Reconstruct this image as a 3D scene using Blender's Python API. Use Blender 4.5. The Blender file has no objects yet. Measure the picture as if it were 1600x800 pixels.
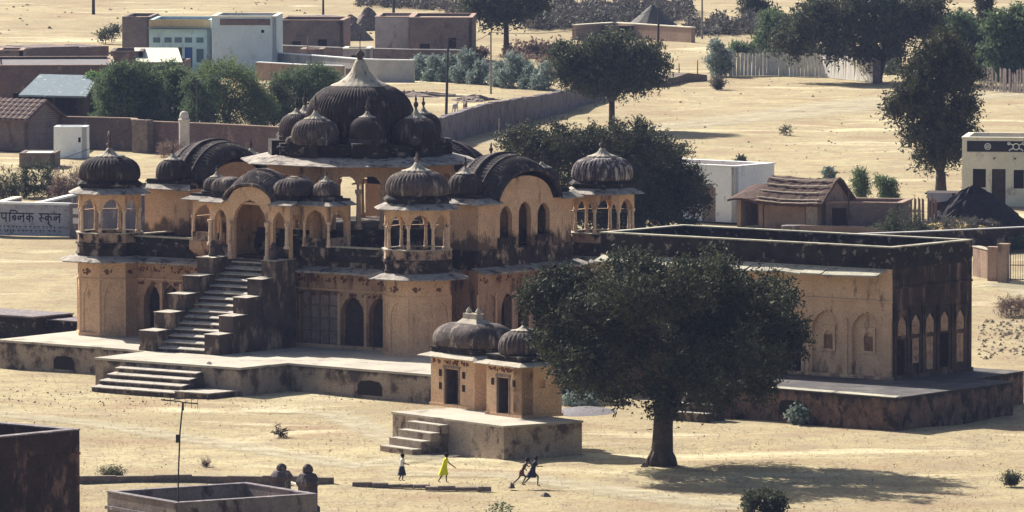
import bpy, math, random
import numpy as np
from mathutils import Matrix, Vector
random.seed(7); RS = np.random.RandomState(7)
sc = bpy.context.scene
C = sc.collection
# ------------------------------------------------------------------ camera
CAM_H = 37.9; FOC = 12500.0; HORIZON = -500.0
PITCH = math.atan((400 - HORIZON) / FOC)
cd = bpy.data.cameras.new('camera'); cam = bpy.data.objects.new('camera', cd); C.objects.link(cam)
cam.location = (0, 0, CAM_H); cam.rotation_euler = (math.pi / 2 - PITCH, 0, 0)
cd.sensor_width = 36; cd.lens = 36 * FOC / 1600; cd.clip_start = 1; cd.clip_end = 6000
sc.camera = cam
sc.render.resolution_x = 1024; sc.render.resolution_y = 512
# ------------------------------------------------------------------ world and sun
SUN_EL = math.radians(34); SUN_AZ = math.radians(-37.5)       # azimuth from +Y towards +X
w = bpy.data.worlds.new('World'); sc.world = w; w.use_nodes = True
nt = w.node_tree; nt.nodes.clear()
sky = nt.nodes.new('ShaderNodeTexSky'); sky.sky_type = 'NISHITA'; sky.sun_disc = False
sky.sun_elevation = SUN_EL; sky.sun_rotation = SUN_AZ; sky.dust_density = 3.0; sky.air_density = 1.0
bg = nt.nodes.new('ShaderNodeBackground'); bg.inputs[1].default_value = 0.055
wo = nt.nodes.new('ShaderNodeOutputWorld')
nt.links.new(sky.outputs[0], bg.inputs[0]); nt.links.new(bg.outputs[0], wo.inputs[0])
sd = bpy.data.lights.new('sun', 'SUN'); sd.energy = 5.0; sd.angle = math.radians(0.5); sd.color = (1.0, 0.945, 0.84)
sun = bpy.data.objects.new('sun', sd); C.objects.link(sun)
to_sun = Vector((math.sin(SUN_AZ) * math.cos(SUN_EL), math.cos(SUN_AZ) * math.cos(SUN_EL), math.sin(SUN_EL)))
sun.rotation_euler = to_sun.to_track_quat('Z', 'Y').to_euler(); sun.location = (-100, 600, 200)
sc.view_settings.view_transform = 'Standard'; sc.view_settings.look = 'None'
sc.view_settings.exposure = 1.16; sc.view_settings.gamma = 1
sc.cycles.max_bounces = 6; sc.cycles.diffuse_bounces = 3; sc.cycles.transparent_max_bounces = 8

# ------------------------------------------------------------------ where a pixel of the photograph meets height z
_c, _s = math.cos(PITCH), math.sin(PITCH)
def P(px, py, z=0.0):
    x = (px - 800) / FOC; y = -(py - 400) / FOC
    t = (z - CAM_H) / (-_s + y * _c)
    return Vector((x * t, (_c + y * _s) * t, z))
def S(py): return (py - HORIZON) / CAM_H          # pixels per metre for things standing at ground row py
R = math.radians

# ------------------------------------------------------------------ materials
MATS = {}
def mat(name, c1, c2=None, sc1=1.0, stain=None, amt=0.5, ssc=1.0, zs=0.35, bump=0.3, bsc=6.0, rough=0.9, grain=0.25, trans=0.0, brick=None, hstain=None):
    """c1/c2 two tones mixed by noise; stain = colour of weathering in patches; hstain = (colour, z0, z1, strength): dirt that has crept up or down"""
    if name in MATS: return MATS[name]
    m = bpy.data.materials.new(name); m.use_nodes = True; t = m.node_tree; n = t.nodes; L = t.links
    b = n['Principled BSDF']; b.inputs['Roughness'].default_value = rough
    try: b.inputs['Specular IOR Level'].default_value = 0.15
    except Exception: pass
    g = n.new('ShaderNodeNewGeometry')
    def noise(scale, zst=1.0, det=5):
        mp = n.new('ShaderNodeMapping'); mp.inputs['Scale'].default_value = (1, 1, zst)
        L.new(g.outputs['Position'], mp.inputs[0])
        q = n.new('ShaderNodeTexNoise'); q.inputs['Scale'].default_value = scale; q.inputs['Detail'].default_value = det
        q.inputs['Roughness'].default_value = 0.62
        L.new(mp.outputs[0], q.inputs['Vector']); return q.outputs[0]
    def ramp(sock, a, bb):
        r = n.new('ShaderNodeMapRange'); r.inputs[1].default_value = a; r.inputs[2].default_value = bb
        L.new(sock, r.inputs[0]); return r.outputs[0]
    def mix(f, A, B):
        x = n.new('ShaderNodeMix'); x.data_type = 'RGBA'
        for s_, v in ((0, f), (6, A), (7, B)):
            if hasattr(v, 'is_output'): L.new(v, x.inputs[s_])
            elif s_ == 0: x.inputs[0].default_value = v
            else: x.inputs[s_].default_value = (*v, 1)
        return x.outputs[2]
    col = mix(ramp(noise(sc1), 0.35, 0.65), c1, c2 or tuple(i * 0.75 for i in c1))
    if brick:
        bt = n.new('ShaderNodeTexBrick'); bt.inputs['Scale'].default_value = brick
        tc = n.new('ShaderNodeTexCoord'); mp = n.new('ShaderNodeMapping'); mp.inputs['Rotation'].default_value = (R(90), 0, 0)
        L.new(tc.outputs['Object'], mp.inputs[0]); L.new(mp.outputs[0], bt.inputs['Vector'])
        bt.inputs['Color1'].default_value = (0.75, 0.75, 0.75, 1); bt.inputs['Color2'].default_value = (1.1, 1.05, 1, 1); bt.inputs['Mortar'].default_value = (1.35, 1.3, 1.2, 1)
        x = n.new('ShaderNodeMix'); x.data_type = 'RGBA'; x.blend_type = 'MULTIPLY'; x.inputs[0].default_value = 1
        L.new(col, x.inputs[6]); L.new(bt.outputs[0], x.inputs[7]); col = x.outputs[2]
    if stain:
        lo = 0.685 - 0.42 * amt
        col = mix(ramp(noise(ssc, zs, 7), lo, lo + 0.12), col, stain)
    if hstain:
        hc, z0, z1, st = hstain
        sep = n.new('ShaderNodeSeparateXYZ'); L.new(g.outputs['Position'], sep.inputs[0])
        hz = ramp(sep.outputs[2], z0, z1)
        ad = n.new('ShaderNodeMath'); ad.operation = 'ADD'; L.new(hz, ad.inputs[0])
        nn = ramp(noise(1.6, 0.6, 6), 0.3, 0.7); sb = n.new('ShaderNodeMath'); sb.operation = 'SUBTRACT'; L.new(nn, sb.inputs[0]); sb.inputs[1].default_value = 0.5
        L.new(sb.outputs[0], ad.inputs[1]); r2 = ramp(ad.outputs[0], 0.35, 0.75)
        mu = n.new('ShaderNodeMath'); mu.operation = 'MULTIPLY'; L.new(r2, mu.inputs[0]); mu.inputs[1].default_value = st
        col = mix(mu.outputs[0], col, hc)
    gr = noise(14, 1, 3)
    x = n.new('ShaderNodeMix'); x.data_type = 'RGBA'; x.blend_type = 'MULTIPLY'; x.inputs[0].default_value = 1
    gm = n.new('ShaderNodeMapRange'); gm.inputs[1].default_value = 0.3; gm.inputs[2].default_value = 0.7
    gm.inputs[3].default_value = 1 - grain; gm.inputs[4].default_value = 1 + grain
    L.new(gr, gm.inputs[0]); L.new(col, x.inputs[6]); L.new(gm.outputs[0], x.inputs[7]); col = x.outputs[2]
    L.new(col, b.inputs['Base Color'])
    if bump:
        bp = n.new('ShaderNodeBump'); bp.inputs['Strength'].default_value = bump; bp.inputs['Distance'].default_value = 0.06
        L.new(noise(bsc), bp.inputs['Height']); L.new(bp.outputs[0], b.inputs['Normal'])
    if trans:
        tr = n.new('ShaderNodeBsdfTranslucent'); L.new(col, tr.inputs[0]); ms = n.new('ShaderNodeMixShader'); ms.inputs[0].default_value = trans
        L.new(b.outputs[0], ms.inputs[1]); L.new(tr.outputs[0], ms.inputs[2]); L.new(ms.outputs[0], n['Material Output'].inputs[0])
    MATS[name] = m; return m
BLACK = (0.022, 0.019, 0.021)
mottled = mat('mottled_balcony', (0.40, 0.29, 0.21), (0.26, 0.18, 0.14), 1.2, BLACK, 0.5, 1.6, 0.8, grain=0.35)
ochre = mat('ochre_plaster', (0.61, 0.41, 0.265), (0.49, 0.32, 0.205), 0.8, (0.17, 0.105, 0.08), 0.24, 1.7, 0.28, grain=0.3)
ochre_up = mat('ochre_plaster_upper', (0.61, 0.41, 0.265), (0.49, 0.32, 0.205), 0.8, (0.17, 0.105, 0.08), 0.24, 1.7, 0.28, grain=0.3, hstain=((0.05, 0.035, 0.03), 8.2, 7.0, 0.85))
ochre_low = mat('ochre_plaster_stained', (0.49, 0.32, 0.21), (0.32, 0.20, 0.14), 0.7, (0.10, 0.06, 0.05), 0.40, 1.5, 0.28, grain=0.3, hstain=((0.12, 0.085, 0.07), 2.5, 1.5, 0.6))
ochre_hall = mat('ochre_plaster_hall', (0.63, 0.435, 0.28), (0.52, 0.35, 0.225), 0.9, (0.2, 0.125, 0.09), 0.30, 1.5, 0.35, grain=0.25, hstain=((0.13, 0.09, 0.07), 2.6, 1.3, 0.7))
grime = mat('blackened_plaster', (0.06, 0.042, 0.038), (0.015, 0.012, 0.013), 1.6, (0.32, 0.25, 0.19), 0.36, 1.5, 0.7, grain=0.35, bump=0.5)
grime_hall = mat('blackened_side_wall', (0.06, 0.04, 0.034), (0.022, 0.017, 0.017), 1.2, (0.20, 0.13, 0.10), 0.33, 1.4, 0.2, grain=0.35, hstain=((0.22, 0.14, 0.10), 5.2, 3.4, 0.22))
parapet_m = mat('parapet_grime', (0.035, 0.028, 0.028), (0.012, 0.01, 0.011), 1.2, (0.26, 0.22, 0.18), 0.27, 2.0, 1.2, grain=0.35, bump=0.5)
cope = mat('pale_coping', (0.46, 0.43, 0.34), (0.3, 0.28, 0.22), 1.0, (0.1, 0.08, 0.07), 0.3, 1.5, 1, grain=0.3)
eave_m = mat('eave_stone', (0.38, 0.34, 0.29), (0.24, 0.21, 0.19), 1.3, (0.08, 0.068, 0.068), 0.42, 1.8, 1, grain=0.3)
dome_m = mat('dome_weathered', (0.06, 0.046, 0.046), (0.028, 0.022, 0.024), 1.4, (0.2, 0.165, 0.14), 0.28, 2.6, 0.25, grain=0.35, bump=0.4)
dome_pale = mat('dome_weathered_pale', (0.12, 0.092, 0.086), (0.045, 0.036, 0.036), 2.0, (0.32, 0.27, 0.22), 0.34, 3.0, 0.22, grain=0.35, bump=0.4)
lotus_m = mat('lotus_lime', (0.46, 0.41, 0.33), (0.33, 0.29, 0.24), 1.5, (0.12, 0.10, 0.09), 0.32, 3, 0.5, grain=0.25)
terr_top = mat('terrace_lime_floor', (0.46, 0.42, 0.34), (0.36, 0.32, 0.27), 0.5, (0.2, 0.17, 0.14), 0.3, 0.6, 1, grain=0.25)
terr_wall = mat('terrace_wall_plaster', (0.33, 0.27, 0.21), (0.24, 0.185, 0.15), 0.9, (0.07, 0.055, 0.05), 0.45, 0.9, 0.8, grain=0.35, hstain=(BLACK, 1.0, 1.5, 0.85))
hall_plinth = mat('hall_plinth_rubble', (0.19, 0.125, 0.095), (0.085, 0.055, 0.048), 1.3, (0.025, 0.02, 0.02), 0.46, 1.6, 0.7, grain=0.45, bump=0.9, hstain=(BLACK, 1.1, 1.7, 0.85))
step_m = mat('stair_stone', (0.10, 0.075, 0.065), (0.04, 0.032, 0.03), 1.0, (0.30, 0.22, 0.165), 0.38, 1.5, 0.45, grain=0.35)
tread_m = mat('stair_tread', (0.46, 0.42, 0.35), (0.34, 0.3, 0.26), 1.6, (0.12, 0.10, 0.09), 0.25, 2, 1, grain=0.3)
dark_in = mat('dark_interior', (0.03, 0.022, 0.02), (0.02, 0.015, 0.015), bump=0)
motif_m = mat('red_brown_fresco', (0.10, 0.04, 0.03), (0.17, 0.08, 0.05), 4, (0.4, 0.24, 0.12), 0.25, 6, 1, bump=0)
soot_m = mat('sooty_fresco', (0.05, 0.03, 0.028), (0.10, 0.05, 0.04), 4, bump=0)
door_m = mat('bleached_wood', (0.30, 0.235, 0.20), (0.19, 0.145, 0.125), 2.5, (0.08, 0.05, 0.05), 0.3, 4, 0.2)
darkwood = mat('dark_wood', (0.07, 0.05, 0.045), (0.045, 0.03, 0.03), 3)
brick_m = mat('red_brick', (0.17, 0.12, 0.115), (0.12, 0.09, 0.09), 0.6, (0.28, 0.19, 0.16), 0.25, 1, 0.7, brick=3.0)
brick_far = mat('brown_mud_brick', (0.195, 0.155, 0.15), (0.145, 0.115, 0.115), 0.7, (0.1, 0.07, 0.07), 0.3, 0.8, 0.8, brick=3.0)
mud_m = mat('mud_plaster', (0.36, 0.26, 0.20), (0.27, 0.19, 0.15), 0.8, (0.16, 0.11, 0.09), 0.28, 1, 0.7)
grey_wall = mat('grey_lime_wall', (0.45, 0.44, 0.43), (0.35, 0.34, 0.34), 0.6, (0.22, 0.2, 0.2), 0.28, 0.8, 0.6)
white_m = mat('whitewash', (0.84, 0.86, 0.87), (0.76, 0.78, 0.80), 0.7, (0.36, 0.35, 0.36), 0.2, 1.2, 0.5, grain=0.12)
cream_m = mat('cream_wash', (0.74, 0.70, 0.58), (0.64, 0.60, 0.48), 0.7, (0.36, 0.32, 0.27), 0.2, 1.0, 0.5, grain=0.12)
cyan_m = mat('pale_blue_wash', (0.48, 0.66, 0.70), (0.42, 0.58, 0.64), 0.8, (0.32, 0.38, 0.42), 0.2, 1.0, 0.5, grain=0.1)
blue_door = mat('blue_paint', (0.06, 0.12, 0.36), (0.05, 0.09, 0.28), 2, bump=0)
greyblue = mat('grey_blue_paint', (0.13, 0.2, 0.26), (0.1, 0.15, 0.2), 2, bump=0)
yellow_band = mat('buff_band', (0.55, 0.43, 0.25), (0.5, 0.38, 0.22), 1, bump=0)
slate_m = mat('slate_sheet', (0.21, 0.26, 0.29), (0.15, 0.19, 0.22), 1.5, (0.42, 0.45, 0.46), 0.3, 1.5, 1)
tile_m = mat('clay_tile', (0.17, 0.115, 0.10), (0.11, 0.075, 0.07), 1.5, (0.24, 0.17, 0.14), 0.3, 2, 1)
tin_m = mat('pale_sheet', (0.62, 0.60, 0.48), (0.52, 0.49, 0.4), 1.0, bump=0.1)
thatch_m = mat('thatch', (0.11, 0.065, 0.05), (0.07, 0.04, 0.035), 3, (0.2, 0.13, 0.09), 0.3, 5, 1, bump=0.9, bsc=14)
pole_wood = mat('peeled_pole', (0.52, 0.45, 0.36), (0.38, 0.32, 0.26), 4)
straw_m = mat('straw', (0.55, 0.40, 0.15), (0.42, 0.30, 0.12), 2, bump=0.8)
coal_m = mat('dark_brushwood', (0.02, 0.018, 0.022), (0.035, 0.03, 0.035), 5, bump=1.0, bsc=16)
bark_m = mat('bark', (0.09, 0.07, 0.06), (0.05, 0.04, 0.036), 3, bump=1.0, bsc=9)
pole_m = mat('creosoted_pole', (0.035, 0.032, 0.04), (0.05, 0.045, 0.05), 3, bump=0)
paler_pole = mat('weathered_pole', (0.28, 0.24, 0.22), (0.2, 0.17, 0.16), 3, bump=0)
slab_m = mat('standing_slab', (0.62, 0.56, 0.52), (0.5, 0.45, 0.42), 1.2, (0.3, 0.24, 0.22), 0.3, 3, 0.2)
slab_dk = mat('standing_slab_weathered', (0.2, 0.17, 0.18), (0.14, 0.12, 0.13), 1.2, (0.4, 0.36, 0.34), 0.3, 3, 0.2)
dung_m = mat('grey_gravel', (0.2, 0.18, 0.19), (0.15, 0.14, 0.15), 3, bump=1, bsc=12)
sign_m = mat('sign_lime', (0.40, 0.40, 0.44), (0.30, 0.30, 0.34), 1.2, (0.18, 0.16, 0.2), 0.3, 1.5, 1.5)
ink_m = mat('sign_ink', (0.035, 0.035, 0.06), bump=0, grain=0.1)
black_m = mat('black_paint', (0.03, 0.028, 0.035), bump=0, grain=0.1)
paint_w = mat('white_paint', (0.78, 0.78, 0.75), bump=0, grain=0.1)
rubble_m = mat('rubble_stone', (0.22, 0.17, 0.14), (0.13, 0.10, 0.09), 2.5, bump=0.8)
def leafmat(n, a, b, tr=0.25, s1=0.9): return mat(n, a, b, s1, bump=0, rough=0.75, grain=0.3, trans=tr)
leaf_dark = leafmat('foliage_dark', (0.085, 0.092, 0.05), (0.018, 0.023, 0.014), 0.16, 0.75)
leaf_mid = leafmat('foliage_olive', (0.095, 0.105, 0.06), (0.04, 0.05, 0.034))
leaf_green = leafmat('foliage_green', (0.13, 0.18, 0.085), (0.06, 0.09, 0.05), 0.35)
leaf_bright = leafmat('foliage_bright', (0.17, 0.27, 0.09), (0.12, 0.2, 0.07), 0.4)
leaf_grey = leafmat('foliage_grey_green', (0.34, 0.40, 0.36), (0.13, 0.17, 0.14), 0.2, 2.5)
leaf_dry = leafmat('foliage_dry', (0.22, 0.15, 0.12), (0.15, 0.10, 0.085), 0.2)
leaf_scrub = leafmat('foliage_scrub', (0.12, 0.11, 0.095), (0.08, 0.075, 0.07), 0.2)

# ------------------------------------------------------------------ mesh builder
class MB:
    def __init__(s): s.v = []; s.f = []; s.mi = []; s.M = Matrix.Identity(4); s.cur = 0; s.sm = []; s.smooth = False
    def at(s, x=0, y=0, z=0, rz=0): s.M = Matrix.Translation((x, y, z)) @ Matrix.Rotation(rz, 4, 'Z'); return s
    def add(s, vs, fs):
        o = len(s.v)
        for p in vs: s.v.append(tuple(s.M @ Vector(p)))
        for f in fs: s.f.append(tuple(i + o for i in f)); s.mi.append(s.cur); s.sm.append(s.smooth)
        return s
    def box(s, x0, x1, y0, y1, z0, z1):
        return s.add([(x0, y0, z0), (x1, y0, z0), (x1, y1, z0), (x0, y1, z0), (x0, y0, z1), (x1, y0, z1), (x1, y1, z1), (x0, y1, z1)],
                     [(3, 2, 1, 0), (4, 5, 6, 7), (0, 1, 5, 4), (1, 2, 6, 5), (2, 3, 7, 6), (3, 0, 4, 7)])
    def prism(s, poly, z0, z1, poly2=None):
        n = len(poly); q = poly2 or poly
        return s.add([(*p[:2], z0) for p in poly] + [(*p[:2], z1) for p in q],
                     [tuple(range(n - 1, -1, -1)), tuple(range(n, 2 * n))] + [(i, (i + 1) % n, n + (i + 1) % n, n + i) for i in range(n)])
    def worn(s, x0, x1, y0, y1, z, drop, th=0.05):
        """a worn slab whose upper face dips to the front edge y0"""
        return s.add([(x0, y0, z - drop - th), (x1, y0, z - drop - th), (x1, y1, z - th), (x0, y1, z - th), (x0, y0, z - drop), (x1, y0, z - drop), (x1, y1, z), (x0, y1, z)],
                     [(3, 2, 1, 0), (4, 5, 6, 7), (0, 1, 5, 4), (1, 2, 6, 5), (2, 3, 7, 6), (3, 0, 4, 7)])
    def ring(s, pin, pout, zi, zo, th):
        n = len(pin)
        vs = [(*p, zi) for p in pin] + [(*p, zo) for p in pout] + [(*p, zi - th) for p in pin] + [(*p, zo - th * 0.6) for p in pout]
        fs = []
        for i in range(n):
            j = (i + 1) % n
            fs += [(i, n + i, n + j, j), (2 * n + j, 3 * n + j, 3 * n + i, 2 * n + i), (n + i, 3 * n + i, 3 * n + j, n + j), (j, 2 * n + j, 2 * n + i, i)]
        return s.add(vs, fs)
    def lathe(s, prof, n=16, sx=1, sy=1, rib=0.0, nrib=0, sq=2.0, ph=0.0, cx=0, cy=0):
        vs = []
        for r, z in prof:
            for k in range(n):
                a = 2 * math.pi * k / n + ph
                c, d = math.cos(a), math.sin(a)
                q = (abs(c) ** sq + abs(d) ** sq) ** (-1 / sq)
                rr = r * q * (1 + (rib * (abs(math.cos(a * nrib / 2)) - 0.5) if nrib else 0))
                vs.append((cx + rr * c * sx, cy + rr * d * sy, z))
        m = len(prof); fs = []
        for i in range(m - 1):
            for k in range(n):
                j = (k + 1) % n
                fs.append((i * n + k, i * n + j, (i + 1) * n + j, (i + 1) * n + k))
        fs.append(tuple(range(n - 1, -1, -1))); fs.append(tuple((m - 1) * n + k for k in range(n)))
        return s.add(vs, fs)
    def tube(s, pts, rad, n=7):
        pts = [Vector(p) for p in pts]; vs = []
        for i, p in enumerate(pts):
            d = (pts[min(i + 1, len(pts) - 1)] - pts[max(i - 1, 0)]).normalized()
            a = d.cross(Vector((0.13, 0.98, 0.1))).normalized() if abs(d.y) < 0.9 else d.cross(Vector((1, 0, 0))).normalized()
            b = d.cross(a); r = rad[i] if isinstance(rad, (list, tuple)) else rad
            for k in range(n):
                t = 2 * math.pi * k / n; vs.append(tuple(p + a * (r * math.cos(t)) + b * (r * math.sin(t))))
        fs = [(i * n + k, i * n + (k + 1) % n, (i + 1) * n + (k + 1) % n, (i + 1) * n + k) for i in range(len(pts) - 1) for k in range(n)]
        fs += [tuple(range(n - 1, -1, -1)), tuple((len(pts) - 1) * n + k for k in range(n))]
        return s.add(vs, fs)
    def aw(s, W, H, th, ops, top=None):
        """wall x 0..W, front face y=0 (looking to -y), openings with real depth. op=(xc, w, z0, zs, rise, kind, depth) depth None = through"""
        T = top or (lambda x: H)
        ops = sorted(ops, key=lambda o: o[0]); vs = []; fs = []
        def q(a, b, c, d): o = len(vs); vs.extend([a, b, c, d]); fs.append((o, o + 1, o + 2, o + 3))
        def solid(xa, xb):
            n = max(1, int((xb - xa) / 0.3)) if top else 1
            for i in range(n):
                u = xa + (xb - xa) * i / n; v = xa + (xb - xa) * (i + 1) / n
                q((u, 0, 0), (v, 0, 0), (v, 0, T(v)), (u, 0, T(u))); q((v, th, 0), (u, th, 0), (u, th, T(u)), (v, th, T(v)))
                q((u, 0, T(u)), (v, 0, T(v)), (v, th, T(v)), (u, th, T(u)))
        x = 0
        for (xc, w, z0, zs, rise, kind, dep) in ops:
            l = xc - w / 2; r = xc + w / 2
            if l > x: solid(x, l)
            n = {'rect': 1, 'cusp': 18}.get(kind, 10)
            if top and n == 1: n = 4
            cv = []
            for i in range(n + 1):
                t = 2 * i / n - 1; a = abs(t)
                if kind == 'rect': z = 0
                elif kind == 'round': z = rise * math.sqrt(max(0, 1 - a * a))
                else:
                    z = rise * (0.82 * (1 - a ** 2.1) ** 0.6 + 0.18 * (1 - a))
                    if kind == 'cusp': z -= 0.10 * rise * abs(math.sin(a * math.pi * 3.5)) * (1 - 0.3 * a) * (a < 0.99)
                cv.append((l + w * i / n, zs + max(z, 0)))
            d = th if dep is None else dep
            for i in range(n):
                (xa, za), (xb, zb) = cv[i], cv[i + 1]
                q((xa, 0, za), (xb, 0, zb), (xb, 0, T(xb)), (xa, 0, T(xa)))
                q((xb, 0, zb), (xa, 0, za), (xa, d, za), (xb, d, zb))
                q((xa, 0, T(xa)), (xb, 0, T(xb)), (xb, th, T(xb)), (xa, th, T(xa)))
                if dep is None:
                    q((xb, th, zb), (xa, th, za), (xa, th, T(xa)), (xb, th, T(xb)))
                    if z0 > 0: q((xb, th, 0), (xa, th, 0), (xa, th, z0), (xb, th, z0))
                else:
                    q((xa, d, z0), (xb, d, z0), (xb, d, zb), (xa, d, za)); q((xb, th, 0), (xa, th, 0), (xa, th, T(xa)), (xb, th, T(xb)))
                if z0 > 0: q((xa, 0, 0), (xb, 0, 0), (xb, 0, z0), (xa, 0, z0))
            q((l, 0, z0), (l, d, z0), (l, d, zs), (l, 0, zs)); q((r, d, z0), (r, 0, z0), (r, 0, zs), (r, d, zs))
            q((l, 0, z0), (r, 0, z0), (r, d, z0), (l, d, z0))
            x = r
        if x < W: solid(x, W)
        q((0, th, 0), (0, 0, 0), (0, 0, T(0)), (0, th, T(0))); q((W, 0, 0), (W, th, 0), (W, th, T(W)), (W, 0, T(W)))
        return s.add(vs, fs)
    def build(s, name, mats, parent=None, loc=None, rz=None):
        me = bpy.data.meshes.new(name); me.from_pydata(s.v, [], s.f)
        for m in (mats if isinstance(mats, (list, tuple)) else [mats]): me.materials.append(m)
        if any(s.mi): me.polygons.foreach_set('material_index', s.mi)
        if any(s.sm): me.polygons.foreach_set('use_smooth', s.sm)
        me.update(); o = bpy.data.objects.new(name, me); C.objects.link(o)
        if parent: o.parent = parent
        if loc: o.location = loc
        if rz is not None: o.rotation_euler = (0, 0, rz)
        return o
def tag(o, label=None, cat=None, group=None, kind=None):
    for k, v in (('label', label), ('category', cat), ('group', group), ('kind', kind)):
        if v: o[k] = v
    return o
def empty(name, loc, rz=0, label=None, cat=None, group=None, kind=None):
    o = bpy.data.objects.new(name, None); C.objects.link(o); o.location = loc; o.rotation_euler = (0, 0, rz)
    return tag(o, label, cat, group, kind)
def dup(o, parent=None):
    c = o.copy(); C.objects.link(c); c.parent = parent
    for ch in list(o.children): dup(ch, c)
    return c
def octo(Rr, rot=22.5): return [(Rr * math.cos(R(rot + 45 * k)), Rr * math.sin(R(rot + 45 * k))) for k in range(8)]
def rect(x0, x1, y0, y1): return [(x0, y0), (x1, y0), (x1, y1), (x0, y1)]

# ------------------------------------------------------------------ ground
def ground():
    xs = np.concatenate([np.linspace(-900, -90, 12), np.linspace(-80, 80, 220), np.linspace(90, 900, 12)])
    ys = np.concatenate([np.linspace(120, 300, 8), np.linspace(305, 560, 300), np.linspace(563, 1000, 150), np.linspace(1050, 2500, 12)])
    X, Y = np.meshgrid(xs, ys)
    Z = np.zeros_like(X)
    for k in range(26):
        f = RS.uniform(0.05, 0.9); a = RS.uniform(0, 6.28); Z += 0.035 / (0.4 + f) * np.sin(f * (X * math.cos(a) + Y * math.sin(a)) + RS.uniform(0, 6.28)) / 2.2
    Z = -np.abs(Z) * 0.9
    n, m = X.shape
    co = np.stack([X, Y, Z], -1).reshape(-1, 3)
    i = np.arange(n * m).reshape(n, m)
    f = np.stack([i[:-1, :-1], i[:-1, 1:], i[1:, 1:], i[1:, :-1]], -1).reshape(-1, 4)
    me = bpy.data.meshes.new('ground'); me.from_pydata(co.tolist(), [], f.tolist())
    me.polygons.foreach_set('use_smooth', [True] * len(f))
    m_ = bpy.data.materials.new('dry_sandy_ground'); m_.use_nodes = True; t = m_.node_tree; N = t.nodes; L = t.links
    b = N['Principled BSDF']; b.inputs['Roughness'].default_value = 0.95; b.inputs['Specular IOR Level'].default_value = 0.05
    g = N.new('ShaderNodeNewGeometry')
    def noise(s, det, st=(1, 1, 1), dis=0.0):
        mp = N.new('ShaderNodeMapping'); mp.inputs['Scale'].default_value = st; L.new(g.outputs['Position'], mp.inputs[0])
        q = N.new('ShaderNodeTexNoise'); q.inputs['Scale'].default_value = s; q.inputs['Detail'].default_value = det; q.inputs['Roughness'].default_value = 0.65
        q.inputs['Distortion'].default_value = dis; L.new(mp.outputs[0], q.inputs[0]); return q.outputs[0]
    def rr(s, a, b2, c=0, d=1):
        q = N.new('ShaderNodeMapRange'); L.new(s, q.inputs[0])
        for i_, v in enumerate((a, b2, c, d)): q.inputs[i_ + 1].default_value = v
        return q.outputs[0]
    def mix(f_, A, B, mode='MIX'):
        q = N.new('ShaderNodeMix'); q.data_type = 'RGBA'; q.blend_type = mode
        for s_, v in ((0, f_), (6, A), (7, B)):
            if hasattr(v, 'is_output'): L.new(v, q.inputs[s_])
            elif s_ == 0: q.inputs[0].default_value = v
            else: q.inputs[s_].default_value = (*v, 1)
        return q.outputs[2]
    col = mix(rr(noise(0.05, 4, dis=1.0), 0.35, 0.65), (0.42, 0.355, 0.21), (0.30, 0.245, 0.145))
    col = mix(rr(noise(0.45, 7), 0.46, 0.68), col, (0.275, 0.22, 0.15))
    col = mix(rr(noise(0.13, 6), 0.5, 0.66, 0, 0.75), col, (0.27, 0.185, 0.115))
    col = mix(rr(noise(0.1, 3, (0.35, 1, 1), 0.6), 0.58, 0.66, 0, 0.8), col, (0.56, 0.49, 0.32))
    col = mix(rr(noise(1.9, 6), 0.53, 0.64, 0, 0.7), col, (0.22, 0.165, 0.105))
    gr = rr(noise(7.0, 4), 0.3, 0.7, 0.66, 1.3); col = mix(1.0, col, gr, 'MULTIPLY')
    L.new(col, b.inputs['Base Color'])
    bp = N.new('ShaderNodeBump'); bp.inputs['Strength'].default_value = 0.7; bp.inputs['Distance'].default_value = 0.12
    L.new(noise(2.6, 7), bp.inputs['Height']); L.new(bp.outputs[0], b.inputs['Normal'])
    me.materials.append(m_); me.update()
    o = bpy.data.objects.new('ground', me); C.objects.link(o); tag(o, 'dry pale sandy ground with faint tracks', kind='structure')
ground()
def track_material():
    m = bpy.data.materials.new('beaten_track'); m.use_nodes = True; t = m.node_tree; N = t.nodes; L = t.links; b = N['Principled BSDF']; b.inputs['Roughness'].default_value = 0.95
    g = N.new('ShaderNodeNewGeometry'); q = N.new('ShaderNodeTexNoise'); q.inputs['Scale'].default_value = 0.7; q.inputs['Detail'].default_value = 6; L.new(g.outputs['Position'], q.inputs[0])
    r = N.new('ShaderNodeValToRGB'); r.color_ramp.elements[0].color = (0.40, 0.355, 0.24, 1); r.color_ramp.elements[1].color = (0.55, 0.50, 0.36, 1); r.color_ramp.elements[0].position = .35; r.color_ramp.elements[1].position = .65
    L.new(q.outputs[0], r.inputs[0]); L.new(r.outputs[0], b.inputs['Base Color'])
    at = N.new('ShaderNodeAttribute'); at.attribute_name = 'worn'; ad = N.new('ShaderNodeMath'); ad.operation = 'ADD'; L.new(at.outputs['Fac'], ad.inputs[0]); L.new(q.outputs[0], ad.inputs[1])
    mr = N.new('ShaderNodeMapRange'); mr.inputs[1].default_value = .62; mr.inputs[2].default_value = 1.25; mr.inputs[4].default_value = .45; L.new(ad.outputs[0], mr.inputs[0]); L.new(mr.outputs[0], b.inputs['Alpha'])
    return m
track_m = track_material()
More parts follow.
